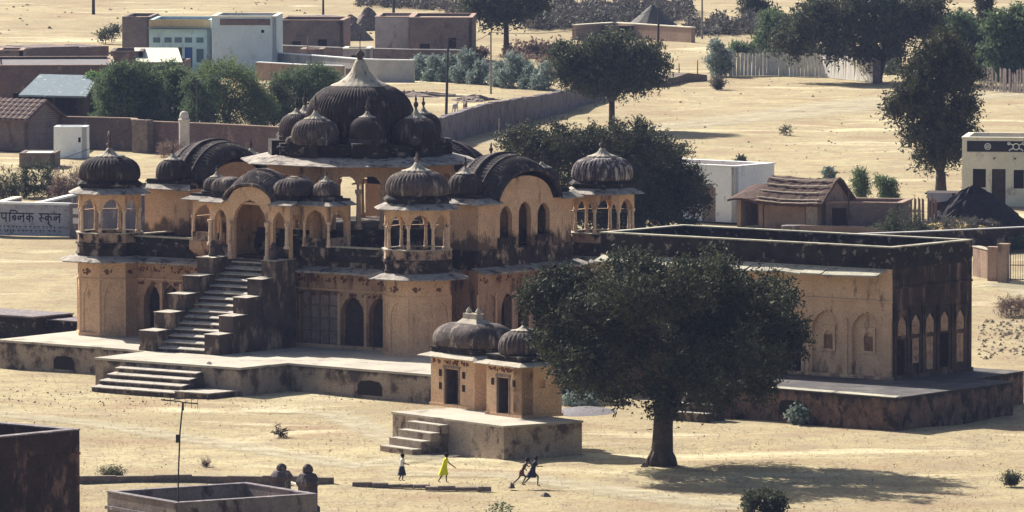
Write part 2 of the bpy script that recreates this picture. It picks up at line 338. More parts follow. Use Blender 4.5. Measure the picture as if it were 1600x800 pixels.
def path(name, pts, w, label):
    """a beaten track laid 4 mm over the ground, worn most along its middle"""
    ps = []
    for i in range(len(pts) - 1):
        for k in range(8): t = k / 8; ps.append((P(*pts[i]).lerp(P(*pts[i + 1]), t), w[i] + (w[i + 1] - w[i]) * t))
    ps.append((P(*pts[-1]), w[-1])); vs = []; n = len(ps); wn = []
    for i, (p, ww) in enumerate(ps):
        d = (ps[min(i + 1, n - 1)][0] - ps[max(0, i - 1)][0]).normalized(); q = Vector((-d.y, d.x, 0)) * (ww / 2)
        for u, f in ((-1, 0), (-.4, .7), (0, .55), (.4, .7), (1, 0)): vs.append((p.x + q.x * u, p.y + q.y * u, 0.006)); wn.append(f * min(1, i / 3, (n - 1 - i) / 3))
    me = bpy.data.meshes.new(name); me.from_pydata(vs, [], [(5 * i + j, 5 * i + j + 1, 5 * i + j + 6, 5 * i + j + 5) for i in range(n - 1) for j in range(4)]); me.materials.append(track_m)
    at = me.attributes.new('worn', 'FLOAT', 'POINT'); at.data.foreach_set('value', wn)
    o = bpy.data.objects.new(name, me); C.objects.link(o); tag(o, label, kind='structure')
path('track', [(640, 232), (900, 208), (1100, 193), (1250, 176), (1390, 158), (1640, 140)], [4, 7, 9, 12, 14, 16], 'pale beaten track crossing the far field')
path('track', [(-60, 640), (150, 662), (340, 692), (560, 728), (760, 700), (1000, 690)], [3, 3, 3.5, 3.5, 3, 2], 'worn footpath from the left towards the shrine platform')
path('track', [(560, 738), (800, 742), (980, 770), (1200, 800)], [3, 4, 4, 4], 'worn footpath below the shrine platform')
path('track', [(360, 640), (520, 645), (620, 690), (700, 730)], [2, 3, 3, 3], 'footpath along the terrace foot')
path('track', [(1640, 470), (1585, 440), (1560, 452)], [5, 5, 4], 'worn ground at the iron gate')

# ------------------------------------------------------------------ the domed cenotaph
TZ = 1.5
ROT = R(-37.5)
O = P(652, 553, TZ); O.z = 0
mon = empty('domed_cenotaph', O, ROT, 'large ochre cenotaph with blackened ribbed domes, corner kiosks and a grand stair', 'monument')
Mi = (Matrix.Translation(O) @ Matrix.Rotation(ROT, 4, 'Z')).inverted()
def ML(px, py, z): p = Mi @ P(px, py, z); return (p.x, p.y)
LA, LB = 21.8, 16.7
# terrace: plan from the lines of its edge
tp = [ML(-4, 530.5, TZ), ML(200, 545.5, TZ), ML(228, 549, TZ), ML(149, 558.5, TZ), ML(376, 574.5, TZ), ML(450, 567, TZ), ML(668, 584.5, TZ), ML(725, 590, TZ)]
tp += [(tp[-1][0] + 2.0, LB + 6), (-LA - 4, LB + 6), (tp[0][0], tp[0][1])][:2]
b = MB(); b.cur = 0; b.prism(tp, -0.5, TZ - 0.12)
terr = b.build('terrace', terr_wall, mon)
b = MB(); cxx = sum(p[0] for p in tp) / len(tp); cyy = sum(p[1] for p in tp) / len(tp)
b.prism([(p[0] + (p[0] - cxx) * 0.004, p[1] + (p[1] - cyy) * 0.008) for p in tp], TZ - 0.119, TZ)
b.build('paving', terr_top, terr)
def drain(px, py, wpx, h, label=None):      # low arched drain mouths set in the terrace wall
    d = (Vector((*tp[6], 0)) - Vector((*tp[5], 0)))
    x, y = ML(px, py, 0.35); bb = MB(); bb.smooth = False
    W = wpx / S(590) / 0.8; H_ = h
    pts = [(-W / 2, 0.0), (W / 2, 0.0), (W / 2, H_ * 0.6), (W * 0.38, H_ * 0.92), (0, H_), (-W * 0.38, H_ * 0.92), (-W / 2, H_ * 0.6)]
    bb.add([(a, 0, c) for a, c in pts] + [(a, 0.3, c) for a, c in pts], [tuple(range(7))] + [(i, (i + 1) % 7, 7 + (i + 1) % 7, 7 + i) for i in range(7)])
    return bb.build('drain_mouth', dark_in, mon, (x, y, 0.1))
def on_edge(i, px):
    """point of terrace edge i whose picture column is px"""
    a, c = Vector((*tp[i], 0)), Vector((*tp[i + 1], 0)); Mo = Mi.inverted()
    lo, hi = 0.0, 1.0
    for _ in range(30):
        m = (lo + hi) / 2; p = Mo @ (a + (c - a) * m)
        if 800 + FOC * p.x / (p.y * _c + (CAM_H) * _s) > px: hi = m
        else: lo = m
    p = a + (c - a) * lo; d = (c - a).normalized(); return p, math.atan2(d.y, d.x)
for i, px, wp, hh in ((0, 100, 34, 0.75), (5, 578, 38, 0.8)):
    p, an = on_edge(i, px); W = wp / 28.5 / math.cos(an + ROT); b = MB()
    pts = [(-W / 2, 0.0), (W / 2, 0.0), (W / 2, hh * 0.6), (W * 0.38, hh * 0.92), (0, hh), (-W * 0.38, hh * 0.92), (-W / 2, hh * 0.6)]
    b.add([(a, -0.012, c) for a, c in pts] + [(a, 0.1, c) for a, c in pts], [tuple(range(7))] + [(i_, (i_ + 1) % 7, 7 + (i_ + 1) % 7, 7 + i_) for i_ in range(7)])
    b.build('drain_mouth', dark_in, mon, (p.x, p.y, 0.12), an)

def motif_row(parent, x0, x1, z, mt, step=1.15, hgt=0.3, wid=0.8, y=-0.004):
    """painted flower scrolls: flat irregular patches lying on the plaster (a print, 4 mm proud)"""
    b = MB(); x = x0 + 0.5
    while x < x1 - 0.3:
        for _ in range(11):
            cx = x + random.uniform(-wid / 2, wid / 2); cz = z + random.uniform(-hgt / 2, hgt / 2); r = random.uniform(0.04, 0.13)
            k = random.randint(5, 7); yy = y - random.uniform(0, 0.002)
            b.add([(cx + r * random.uniform(.6, 1.3) * math.cos(6.283 * i / k), yy, cz + r * random.uniform(.5, 1.1) * math.sin(6.283 * i / k)) for i in range(k)], [tuple(range(k))])
        x += step * random.uniform(0.85, 1.15)
    o = b.build('painted_frieze', mt, parent); o['kind'] = 'stuff'; return o
# ground floor block
b = MB(); H1 = 4.3
f_ops = []
for a, w_, kind, dep in ((19.0, 1.2, 'p', 0.6), (17.6, 1.2, 'p', 0.6), (16.2, 1.2, 'p', 0.6), (13.6, 1.2, 'p', .6), (7.1, 2.7, 'rect', 0.25), (4.75, 1.6, 'p', 0.45), (2.85, 1.5, 'p', 0.45)):
    f_ops.append((LA - 1.0 - a, w_ if kind == 'p' else w_, 0.12 if dep < 0.5 else 0.0, 2.0 if kind == 'p' else 3.1, 0.95, kind if kind == 'rect' else 'cusp', dep))
b.at(-LA + 1.0, 0.3, TZ).aw(LA - 2, H1, 0.8, f_ops)                                     # front
r_y0, r_w = 4.15, 8.4
b.at(-1.05, 1.0, TZ, R(90)).aw(LB - 2, H1, 0.8, [(1.5, 1.2, 0, 2.0, 0.9, 'p', 0.1)])
b.at(0.95, r_y0, TZ, R(90)).aw(r_w, H1, 2.0, [(1.15 + 1.5 * k, 1.15, 0.1 if k else 0.3, 2.0, 1.0, 'cusp', 0.06 if k == 0 else 0.7) for k in range(5)])
b.at(-LA - 0.95, r_y0 + r_w, TZ, R(-90)).aw(r_w, H1, 2.0, [(1.15 + 1.5 * k, 1.15, 0.1, 2.0, 1.0, 'cusp', 0.6) for k in range(5)])
b.at(-LA + 1.05, LB - 1, TZ, R(-90)).aw(LB - 2, H1, 0.8, [])
b.at().box(-LA + 1, -1, LB - 1.1, LB - 0.3, TZ, TZ + H1)
b.box(-15.1, -6.7, LB - 0.3, LB + 0.95, TZ, TZ + H1)
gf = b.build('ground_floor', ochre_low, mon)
o = motif_row(gf, 0, LA - 3.5, 3.75, motif_m); o.location = (-LA + 1.6, 0.3, TZ)
o = motif_row(gf, 0, LA - 3.5, 2.95, motif_m, 0.9, 0.1, 0.5); o.location = (-LA + 1.6, 0.3, TZ)
o = motif_row(gf, 0, r_w, 3.75, motif_m); o.location = (0.95, r_y0, TZ); o.rotation_euler = (0, 0, R(90))
# panelled wooden screen door of the front
b = MB(); b.box(-1.33, 1.33, 0.42, 0.5, 0.1, 3.08)
dr = b.build('lattice_door', door_m, mon, (-7.1, 0, TZ))
b = MB()
for k in range(5): b.box(-1.3 + k * 0.64, -1.22 + k * 0.64, 0.36, 0.42, 0.12, 3.05)
for k in range(5): b.box(-1.3, 1.34, 0.37, 0.415, 0.15 + k * 0.7, 0.23 + k * 0.7)
b.build('door_batten', mat('greyed_batten', (0.20, 0.15, 0.13), (0.13, 0.10, 0.09), 3), dr)
for a, w_, z_ in ((4.75, 1.55, 0.1), (2.85, 1.45, 0.1)):
    b = MB(); b.box(-w_ / 2, w_ / 2, 0.70, 0.74, z_, 2.9); b.build('door', darkwood, mon, (-a, 0, TZ))
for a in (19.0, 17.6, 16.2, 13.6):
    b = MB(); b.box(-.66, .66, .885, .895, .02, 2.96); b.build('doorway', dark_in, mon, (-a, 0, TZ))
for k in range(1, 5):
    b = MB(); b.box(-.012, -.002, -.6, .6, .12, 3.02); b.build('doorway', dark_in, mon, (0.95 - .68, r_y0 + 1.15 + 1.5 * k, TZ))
# string courses and pilasters of the front wall
b = MB()
for a in (18.3, 16.9, 15.5, 8.75, 5.65, 3.8, 1.95): b.box(-a - 0.09, -a + 0.09, 0.24, 0.31, TZ, TZ + 3.0)
for y0 in (4.2, 5.85, 7.35, 8.85, 10.35, 11.85): b.box(0.94, 1.0, y0 - 0.2, y0 - 0.05, TZ, TZ + 3.0)
b.box(-20, -1.7, 0.25, 0.31, TZ + 3.15, TZ + 3.23); b.box(-20, -1.7, 0.2, 0.31, TZ, TZ + 0.18); b.box(0.94, 1.05, 4.1, 12.6, TZ, TZ + 0.18)
b.build('pilaster', ochre, gf)
# chajja of the ground floor
def strip_eave(name, parent, p0, p1, n_out, zi, zo, out, cnt, mt=eave_m, th=0.10):
    """a run of sloping eave slabs from p0 to p1; every slab is its own piece"""
    a, c = Vector((*p0, 0)), Vector((*p1, 0)); N_ = Vector((*n_out, 0)).normalized(); L_ = (c - a).length; d = (c - a) / L_; me = None
    for k in range(cnt):
        w_ = L_ / cnt; bb = MB(); q = a + d * (k * w_ + 0.006); e = a + d * ((k + 1) * w_ - 0.006)
        j = random.uniform(-0.03, 0.03); jo = random.uniform(-0.04, 0.04)
        t = [(q.x, q.y, zi), (e.x, e.y, zi), (e.x + N_.x * (out + jo), e.y + N_.y * (out + jo), zo + j), (q.x + N_.x * (out + jo), q.y + N_.y * (out + jo), zo - j * .5)]
        bb.add([(x, y, z) for x, y, z in t] + [(x, y, z - th) for x, y, z in t], [(0, 1, 2, 3), (7, 6, 5, 4), (0, 4, 5, 1), (1, 5, 6, 2), (2, 6, 7, 3), (3, 7, 4, 0)])
        bb.build(name, mt, parent)
ev = eave_m
strip_eave('eave_slab', mon, (-LA + 1.4, 0.3), (-1.4, 0.3), (0, -1), 5.98, 5.72, 1.0, 16)
strip_eave('eave_slab', mon, (0.97, r_y0 - 0.6), (0.97, r_y0 + r_w + 0.6), (1, 0), 5.98, 5.72, 0.95, 8)
strip_eave('eave_slab', mon, (-1.03, 1.6), (-1.03, r_y0), (1, 0), 5.98, 5.72, 0.9, 2)
strip_eave('eave_slab', mon, (-1.03, r_y0 + r_w), (-1.03, LB - 1.3), (1, 0), 5.98, 5.72, 0.9, 2)
strip_eave('eave_slab', mon, (-LA - 0.95, r_y0), (-LA - 0.95, r_y0 + r_w), (-1, 0), 5.98, 5.72, 0.95, 6)
# roof deck and its parapet, with mouldings
b = MB()
b.prism([(-LA + 0.9, 0.2), (-0.9, 0.2), (-0.9, r_y0), (1.05, r_y0), (1.05, r_y0 + r_w), (-0.9, r_y0 + r_w), (-0.9, LB - 0.2), (-LA + .9, LB - .2), (-LA + .9, r_y0 + r_w), (-LA - 1.05, r_y0 + r_w), (-LA - 1.05, r_y0), (-LA + .9, r_y0)], 5.82, 6.25)
deck = b.build('roof_deck', grime, mon)
for (x0, x1, y0, y1) in ((-LA + 1.5, -15.8, .12, .42), (-6.0, -1.5, .12, .42), (-1.25, -.95, 1.5, r_y0), (-1.25, -.95, r_y0 + r_w, LB - 1.5), (-LA + 1.5, -1.5, LB - .5, LB - .2), (-LA + .9, -LA + 1.2, 1.5, r_y0)):
    b = MB(); b.box(x0, x1, y0, y1, 6.25, 7.02); pp = b.build('roof_parapet', parapet_m, mon)
    b = MB(); b.box(x0, x1, y0 - .06, y1 + .06, 7.021, 7.10); b.build('coping', cope, pp)
    b = MB(); b.box(x0, x1, y0 - .05, y1 + .05, 6.62, 6.70); b.build('moulding', grime, pp)
# --- corner towers
DOMEP = [(0.91, 0.0), (0.975, 0.08), (1.0, 0.22), (0.995, 0.38), (0.955, 0.54), (0.88, 0.68), (0.76, 0.80), (0.6, 0.89), (0.4, 0.95), (0.1, 0.975)]
def dome(parent, name, r, h, z, mt, n=48, nr=24, rib=0.06, sq=2.0, loc=(0, 0), cap=0.46, ch=0.42, fin=0.32, petals=True, ph=0):
    b = MB(); b.smooth = True; n = nr * 4; b.lathe([(q * r, z + t * h) for q, t in DOMEP], n, rib=rib, nrib=nr, sq=sq, ph=ph); d = b.build(name, mt, parent, (*loc, 0))
    if cap:
        b = MB(); zc = z + h * 0.945; cr = cap * r; k = 32
        prof = [(cr * 0.8, zc - 0.01 * r), (cr * 1.04, zc - 0.025 * r), (cr, zc + 0.015 * r), (cr * 0.72, zc + ch * r * 0.16), (cr * 0.46, zc + ch * r * 0.36), (cr * 0.27, zc + ch * r * 0.64), (cr * 0.16, zc + ch * r)]
        b.smooth = True; b.lathe(prof, 64, rib=0.12, nrib=16); b.build('lotus_cap', lotus_m, d)
        b = MB(); b.smooth = True; zf = zc + ch * r * 0.98; f = fin * r
        b.lathe([(cr * 0.13, zf), (cr * 0.1, zf + f * .15), (cr * 0.24, zf + f * 0.4), (cr * 0.2, zf + f * 0.6), (cr * .07, zf + f * .72), (cr * .12, zf + f * .85), (0.015, zf + f * 1.3)], 10); b.build('finial', dome_pale, d)
    return d
col_m = mat('column_plaster', (0.66, 0.50, 0.37), (0.50, 0.36, 0.26), 2.5, (0.16, 0.12, 0.10), 0.28, 3, 0.5, grain=0.3)
def column_mesh(h, r):
    b = MB(); b.smooth = False
    b.lathe([(r * 1.7, 0), (r * 1.7, 0.10 * h), (r * 1.1, 0.14 * h), (r * 1.2, 0.25 * h), (r * 0.95, 0.4 * h), (r * 0.85, 0.85 * h), (r * 1.25, 0.9 * h), (r * 1.5, 0.94 * h), (r * 1.5, h)], 8); return b
def tower():
    Rr = 1.88; side = 2 * Rr * math.sin(R(22.5)); ap = Rr * math.cos(R(22.5))
    b = MB()
    for k in range(8):
        a = R(45 * k)                                                # outward normal angle
        nx, ny = math.cos(a), math.sin(a); tx, ty = -ny, nx
        b.at(nx * ap - tx * side / 2, ny * ap - ty * side / 2, TZ, a + R(90)).aw(side, 4.45, 0.4, [(side / 2, side * 0.66, 0.25, 1.7, 0.001, 'rect', 0.05), ][:0] + [(side / 2, side * 0.64, 0.22, 2.15, 0.75, 'cusp', 0.06)])
    b.at()
    for k in range(8): b.lathe([(.085, TZ + .2), (.07, TZ + .5), (.07, TZ + 3.0), (.09, TZ + 3.15)], 8, cx=(Rr - .02) * math.cos(R(22.5 + 45 * k)), cy=(Rr - .02) * math.sin(R(22.5 + 45 * k)))
    b.prism(octo(Rr + 0.1), TZ + 0.002, TZ + 0.2); b.prism(octo(Rr + 0.05), TZ + 3.15, TZ + 3.23); b.prism(octo(Rr - 0.45), TZ + 4.0, TZ + 4.44)
    t = b.build('corner_tower', ochre, mon)
    for k in range(8):
        a = R(45 * k); nx, ny = math.cos(a), math.sin(a); tx, ty = -ny, nx
        o = motif_row(t, 0, side, 3.6, motif_m, 5, 0.22, 0.5); o.location = (nx * ap - tx * side / 2, ny * ap - ty * side / 2, TZ); o.rotation_euler = (0, 0, a + R(90))
    b = MB(); b.ring(octo(1.9), octo(2.95), 6.0, 5.70, 0.1); b.build('lower_eave', eave_m, t)
    b = MB(); b.prism(octo(2.0), 5.96, 6.12); b.prism(octo(1.9), 6.12, 6.55); b.prism(octo(2.02), 6.55, 6.65); b.prism(octo(1.92), 6.65, 6.7)
    b.build('drum', grime, t)
    b = MB()                                                       # low balcony wall with a hollow inside
    for k in range(8):
        a = R(45 * k); nx, ny = math.cos(a), math.sin(a); tx, ty = -ny, nx; s2 = 2 * 1.95 * math.sin(R(22.5)); ap2 = 1.95 * math.cos(R(22.5))
        b.at(nx * ap2 - tx * s2 / 2, ny * ap2 - ty * s2 / 2, 6.7, a + R(90)).aw(s2, 0.5, 0.14, [(s2 * 0.5, s2 * 0.7, 0.08, 0.38, 0, 'rect', 0.03)])
    b.at(); b.build('balcony_wall', mottled, t)
    b = MB(); b.ring(octo(1.76), octo(2.0), 7.25, 7.24, 0.06); b.build('coping', cope, t)
    cm = None
    for k in range(8):
        a = R(22.5 + 45 * k)
        if cm is None: o = column_mesh(1.45, 0.095).build('column', col_m, t); cm = o
        else: o = cm.copy(); C.objects.link(o)
        o.location = (1.74 * math.cos(a), 1.74 * math.sin(a), 7.1); o.rotation_euler = (0, 0, a)
    b = MB(); R3 = 1.84; s3 = 2 * R3 * math.sin(R(22.5)); ap3 = R3 * math.cos(R(22.5))
    for k in range(8):
        a = R(45 * k); nx, ny = math.cos(a), math.sin(a); tx, ty = -ny, nx
        b.at(nx * ap3 - tx * s3 / 2, ny * ap3 - ty * s3 / 2, 8.42, a + R(90)).aw(s3, 1.2, 0.18, [(s3 / 2, s3 * 0.80, 0, 0.08, 0.68, 'cusp', None)])
    b.at(); b.prism(octo(1.7), 9.3, 9.6); b.build('arcade', ochre, t)
    b = MB(); b.ring(octo(1.78), octo(2.42), 9.74, 9.44, 0.08); b.build('upper_eave', eave_m, t)
    b = MB(); b.prism(octo(1.80), 9.62, 9.86); b.prism(octo(1.92), 9.86, 9.97); b.prism(octo(1.86), 9.97, 10.12, octo(1.70)); b.build('dome_drum', parapet_m, t)
    d = dome(t, 'dome', 1.68, 1.42, 10.1, dome_pale, nr=40, cap=0.48, ch=0.27, fin=0.26)
    for ch in list(d.children): # at most three levels: the cap and the finial hang from the tower itself
        ch.parent = t
    return t
t0 = tower()
towers = [t0]
for (x, y) in ((-LA, 0), (0, LB), (-LA, LB)):
    t = dup(t0, mon); t.location = (x, y, 0); towers.append(t)
streak = mat('dome_white_streaks', (0.13, 0.10, 0.10), (0.05, 0.04, 0.045), 2.0, (0.50, 0.46, 0.42), 0.40, 3.4, 0.16, grain=0.3, bump=0.4)
for ch in towers[2].children:
    if ch.name.startswith('dome') and 'drum' not in ch.name: ch.data = ch.data.copy(); ch.data.materials[0] = streak
for t in (towers[1],):
    for ch in t.children:
        if ch.name.startswith('finial'): ch.scale = (1, 1, 1)
        if ch.name.startswith('dome') and 'drum' not in ch.name: ch.data = ch.data.copy(); ch.data.materials[0] = dome_m
b = MB(); b.smooth = True; b.lathe([(0.10, 12.1), (0.07, 12.35), (0.06, 12.5), (0.12, 12.6), (0.10, 12.75), (0.04, 12.85)], 8); b.build('finial', dome_pale, towers[1])

# --- bangla vaults
def vault(name, parent, hw0, hw1, dep, z0, a0, a1, mt, loc, rz=0, ribs=26):
    b = MB(); b.smooth = True; NS, NT = ribs * 4, 24; vs = []
    for j in range(NT + 1):
        t = 2 * j / NT - 1; k = (1 - t * t); w_ = hw0 + (hw1 - hw0) * k ** 0.7
        for i in range(NS + 1):
            s_ = 2 * i / NS - 1; rb = 0.075 * abs(math.sin(i / NS * math.pi * ribs)) * (1 if abs(s_) < 0.97 else 0)
            z = z0 + (a0 + (a1 - a0) * k ** 0.62) * (1 - abs(s_) ** 2.3) ** 0.72 + rb
            vs.append((s_ * w_, t * dep / 2, z))
    b.add(vs, [(j * (NS + 1) + i, j * (NS + 1) + i + 1, (j + 1) * (NS + 1) + i + 1, (j + 1) * (NS + 1) + i) for j in range(NT) for i in range(NS)])
    # raised ridge band following the crown, and the moulded front and back rims
    for t, ww, hh in ((0.0, 0.15, 0.16), (-.42, .05, .09), (.42, .05, .09), (-1.0, 0.14, 0.12), (1.0, 0.14, 0.12)):
        k = 1 - t * t; w_ = hw0 + (hw1 - hw0) * k ** 0.7; pts = []
        for i in range(41):
            s_ = 2 * i / 40 - 1; z = z0 + (a0 + (a1 - a0) * k ** 0.62) * max(0, (1 - abs(s_) ** 2.3)) ** 0.72; pts.append((s_ * (w_ + 0.02), z))
        y = t * dep / 2; v2 = []
        for (x, z) in pts: v2 += [(x, y - ww, z - 0.05), (x, y - ww, z + hh), (x, y + ww, z + hh), (x, y + ww, z - 0.05)]
        f2 = []
        for i in range(40):
            for q in range(4): f2.append((i * 4 + q, i * 4 + (q + 1) % 4, i * 4 + 4 + (q + 1) % 4, i * 4 + 4 + q))
        b.add(v2, f2)
    return b.build(name, mt, parent, loc, rz)
def side_pav():
    """one mid-side pavilion: front at y=0 looking to -y, x from -4.2 to 4.2"""
    W = 8.4; H2 = 9.45 - 6.9
    def top(x):
        u = (x - W / 2) / 2.55
        return H2 + (1.35 * (1 - abs(u) ** 2.2) ** 0.6 if abs(u) < 1 else 0)
    b = MB(); b.at(-W / 2, 0, 6.9).aw(W, H2, 0.3, [(W / 2 + d, 1.12, 0.0 if abs(d) < .1 else 0.55, 1.75 + (0.15 if abs(d) < .1 else 0), 0.62, 'cusp', None) for d in (-1.7, 0, 1.7)], top)
    b.at(-W / 2, 2.9, 6.9).aw(W, H2, 0.3, [(W / 2 + d, 1.12, 0.0, 1.75, 0.62, 'cusp', None if abs(d) < .1 else 0.15) for d in (-1.7, 0, 1.7)], top)
    b.at().box(-W / 2, -W / 2 + 0.3, 0.3, 2.9, 6.9, 9.45); b.box(W / 2 - 0.3, W / 2, 0.3, 2.9, 6.9, 9.45)
    p = b.build('side_pavilion', ochre_up, mon)
    b = MB(); b.box(-W / 2 - 0.06, W / 2 + 0.06, -0.08, 3.26, 6.2, 6.9)
    for k in range(8): b.box(-W / 2 + 0.1 + k * 1.16, -W / 2 + 0.24 + k * 1.16, -0.14, -0.08, 6.25, 6.88)
    b.box(-W / 2 - 0.1, W / 2 + 0.1, -0.13, 3.3, 6.78, 6.86)
    for x in (-2.45, 0.95): b.box(x, x + 1.5, -0.11, -0.005, 6.9, 7.5)
    b.build('base_course', grime, p)
    for x0, x1 in ((-W / 2 - 0.5, -2.6), (2.6, W / 2 + 0.5)):
        b = MB(); q = 0.55
        b.add([(x0, -q, 9.45), (x1, -q, 9.45), (x1, 0.1, 9.72), (x0 + q, 0.1, 9.72), (x0, -q, 9.38), (x1, -q, 9.38), (x1, 0.1, 9.62), (x0 + q, 0.1, 9.62)], [(0, 1, 2, 3), (4, 7, 6, 5), (0, 4, 5, 1), (1, 5, 6, 2), (2, 6, 7, 3), (3, 7, 4, 0)])
        b.build('eave', eave_m, p)
    for sg in (-1, 1):
        b = MB(); xo = sg * (W / 2 + 0.55); xi = sg * (W / 2 - 0.05)
        b.add([(xo, -0.549, 9.448), (xo, 3.75, 9.448), (xi, 3.3, 9.717), (xi, 0.101, 9.717), (xo, -0.549, 9.378), (xo, 3.75, 9.378), (xi, 3.3, 9.62), (xi, 0.101, 9.62)], [(0, 1, 2, 3), (4, 7, 6, 5), (0, 4, 5, 1), (1, 5, 6, 2), (2, 6, 7, 3), (3, 7, 4, 0)])
        b.build('eave', eave_m, p)
    for sg in (-1, 1):
        xa, xb = sorted((sg * (W / 2 - 0.05), sg * 2.6)); b = MB(); b.box(xa, xb, 0.1, 3.1, 9.452, 9.95); b.box(xa - 0.05, xb + 0.05, 0.05, 3.15, 9.78, 9.86)
        b.build('roof_block', parapet_m, p)
    vault('vaulted_roof', p, 2.85, 3.25, 3.7, 9.5, 1.62, 2.4, dome_m, (0, 1.55, 0), 0, 32)
    for sg in (-1, 1):
        d = dome(p, 'dome', 0.95, 1.15, 9.95, dome_m, n=40, nr=20, loc=(sg * 3.45, 1.45), cap=0.55, ch=0.34, fin=0.5)
        for ch in list(d.children): ch.parent = p; ch.location = d.location
    # corner piers inside
    return p
sp = side_pav(); sp.location = (0.95, 8.35, 0); sp.rotation_euler = (0, 0, R(90))
for loc, rz in (((-LA - 0.95, 8.35, 0), -90), ((-10.9, LB + 0.95, 0), 180)):
    q = dup(sp, mon); q.location = loc; q.rotation_euler = (0, 0, R(rz))
# --- front porch with its arched gable
def porch():
    W = 5.7; z0 = 6.2; H2 = 3.15
    def top(x):
        u = (x - W / 2) / 1.62
        return H2 + (0.85 * (1 - abs(u) ** 2.2) ** 0.6 if abs(u) < 1 else 0)
    b = MB(); b.at(-W / 2, 0, z0).aw(W, H2, 0.25, [(0.78, 0.85, 0.75, 2.1, 0.62, 'cusp', None), (W / 2, 2.3, 0.0, 2.2, 1.15, 'cusp', None), (W - 0.78, 0.85, 0.75, 2.1, 0.62, 'cusp', None)], top)
    b.at(-W / 2, 3.4, z0).aw(W, H2, 0.25, [(0.9, 0.7, 0.2, 1.7, 0.4, 'p', 0.12), (2.05, 0.5, 0.9, 1.7, 0.2, 'p', 0.1), (W / 2 + 0.35, 0.75, 0.0, 2.0, 0.001, 'rect', None), (W - 0.9, 0.7, 0.2, 1.7, 0.4, 'p', 0.12)], None)
    b.at().box(-W / 2, -W / 2 + 0.25, 2.0, 3.4, z0, z0 + H2); b.box(W / 2 - 0.25, W / 2, 2.0, 3.4, z0, z0 + H2)
    for sg in (-1, 1):
        b.at(sg * (W / 2) - (0.25 if sg > 0 else 0), 0.25, z0)
    b.at().box(-W / 2, W / 2, 0.2, 3.4, 9.2, 9.34)
    for sx in (-1, 1): b.box(sx * 2.85 - (0.25 if sx > 0 else 0), sx * 2.85 + (0.25 if sx < 0 else 0), 0.25, 2.0, 8.75, 9.35)
    p = b.build('front_porch', ochre, mon, (-10.9, -1.0, 0))
    b = MB(); b.box(-2.9, -1.25, -0.1, 3.5, 5.6, 6.2); b.box(1.25, 2.9, -0.1, 3.5, 5.6, 6.2); b.box(-1.25, 1.25, 0, 3.5, 5.9, 6.195)
    b.box(-2.75, -1.55, -0.06, 0.2, 6.2, 6.95); b.box(1.55, 2.75, -0.06, 0.2, 6.2, 6.95); b.build('porch_base', grime, p)
    col = None
    for x in (-2.72, -1.32, 1.32, 2.72):
        if col is None: o = column_mesh(2.1, 0.11).build('column', col_m, p); col = o
        else: o = col.copy(); C.objects.link(o)
        o.location = (x, -0.1, z0 + 0.0 + (0.7 if abs(x) > 2 else 0)); o.scale = (1, 1, 1 if abs(x) < 2 else 0.67)
    for x0, x1 in ((-3.3, -1.6), (1.6, 3.3)):
        b = MB(); b.add([(x0, -0.5, 9.30), (x1, -0.5, 9.30), (x1, 0.1, 9.52), (x0 + .3, 0.1, 9.52), (x0, -0.5, 9.23), (x1, -0.5, 9.23), (x1, 0.1, 9.43), (x0 + .3, 0.1, 9.43)], [(0, 1, 2, 3), (4, 7, 6, 5), (0, 4, 5, 1), (1, 5, 6, 2), (2, 6, 7, 3), (3, 7, 4, 0)]); b.build('eave', eave_m, p)
    for sg in (-1, 1):
        xa, xb = sorted((sg * 2.85, sg * 1.55)); b = MB(); b.box(xa, xb, 0.1, 3.3, 9.345, 9.8); b.build('roof_block', parapet_m, p)
    vault('vaulted_roof', p, 1.7, 1.95, 2.6, 9.45, 0.85, 1.55, dome_pale, (0, 1.2, 0), ribs=22)
    dome(p, 'square_dome', 0.80, 0.85, 9.8, dome_pale, n=48, nr=24, sq=4, loc=(-2.25, 0.95), cap=0)
    dome(p, 'square_dome', 0.95, 0.95, 9.8, dome_m, n=48, nr=24, sq=4, loc=(2.35, 0.95), cap=0)
    b = MB(); b.box(2.0, 2.7, 0.65, 1.25, 10.62, 10.72); b.box(-2.55, -1.95, 0.7, 1.2, 10.5, 10.58); b.box(2.15, 2.55, .8, 1.1, 10.72, 10.82); b.build('ridge_cap', lotus_m, p)
    return p
po = porch()
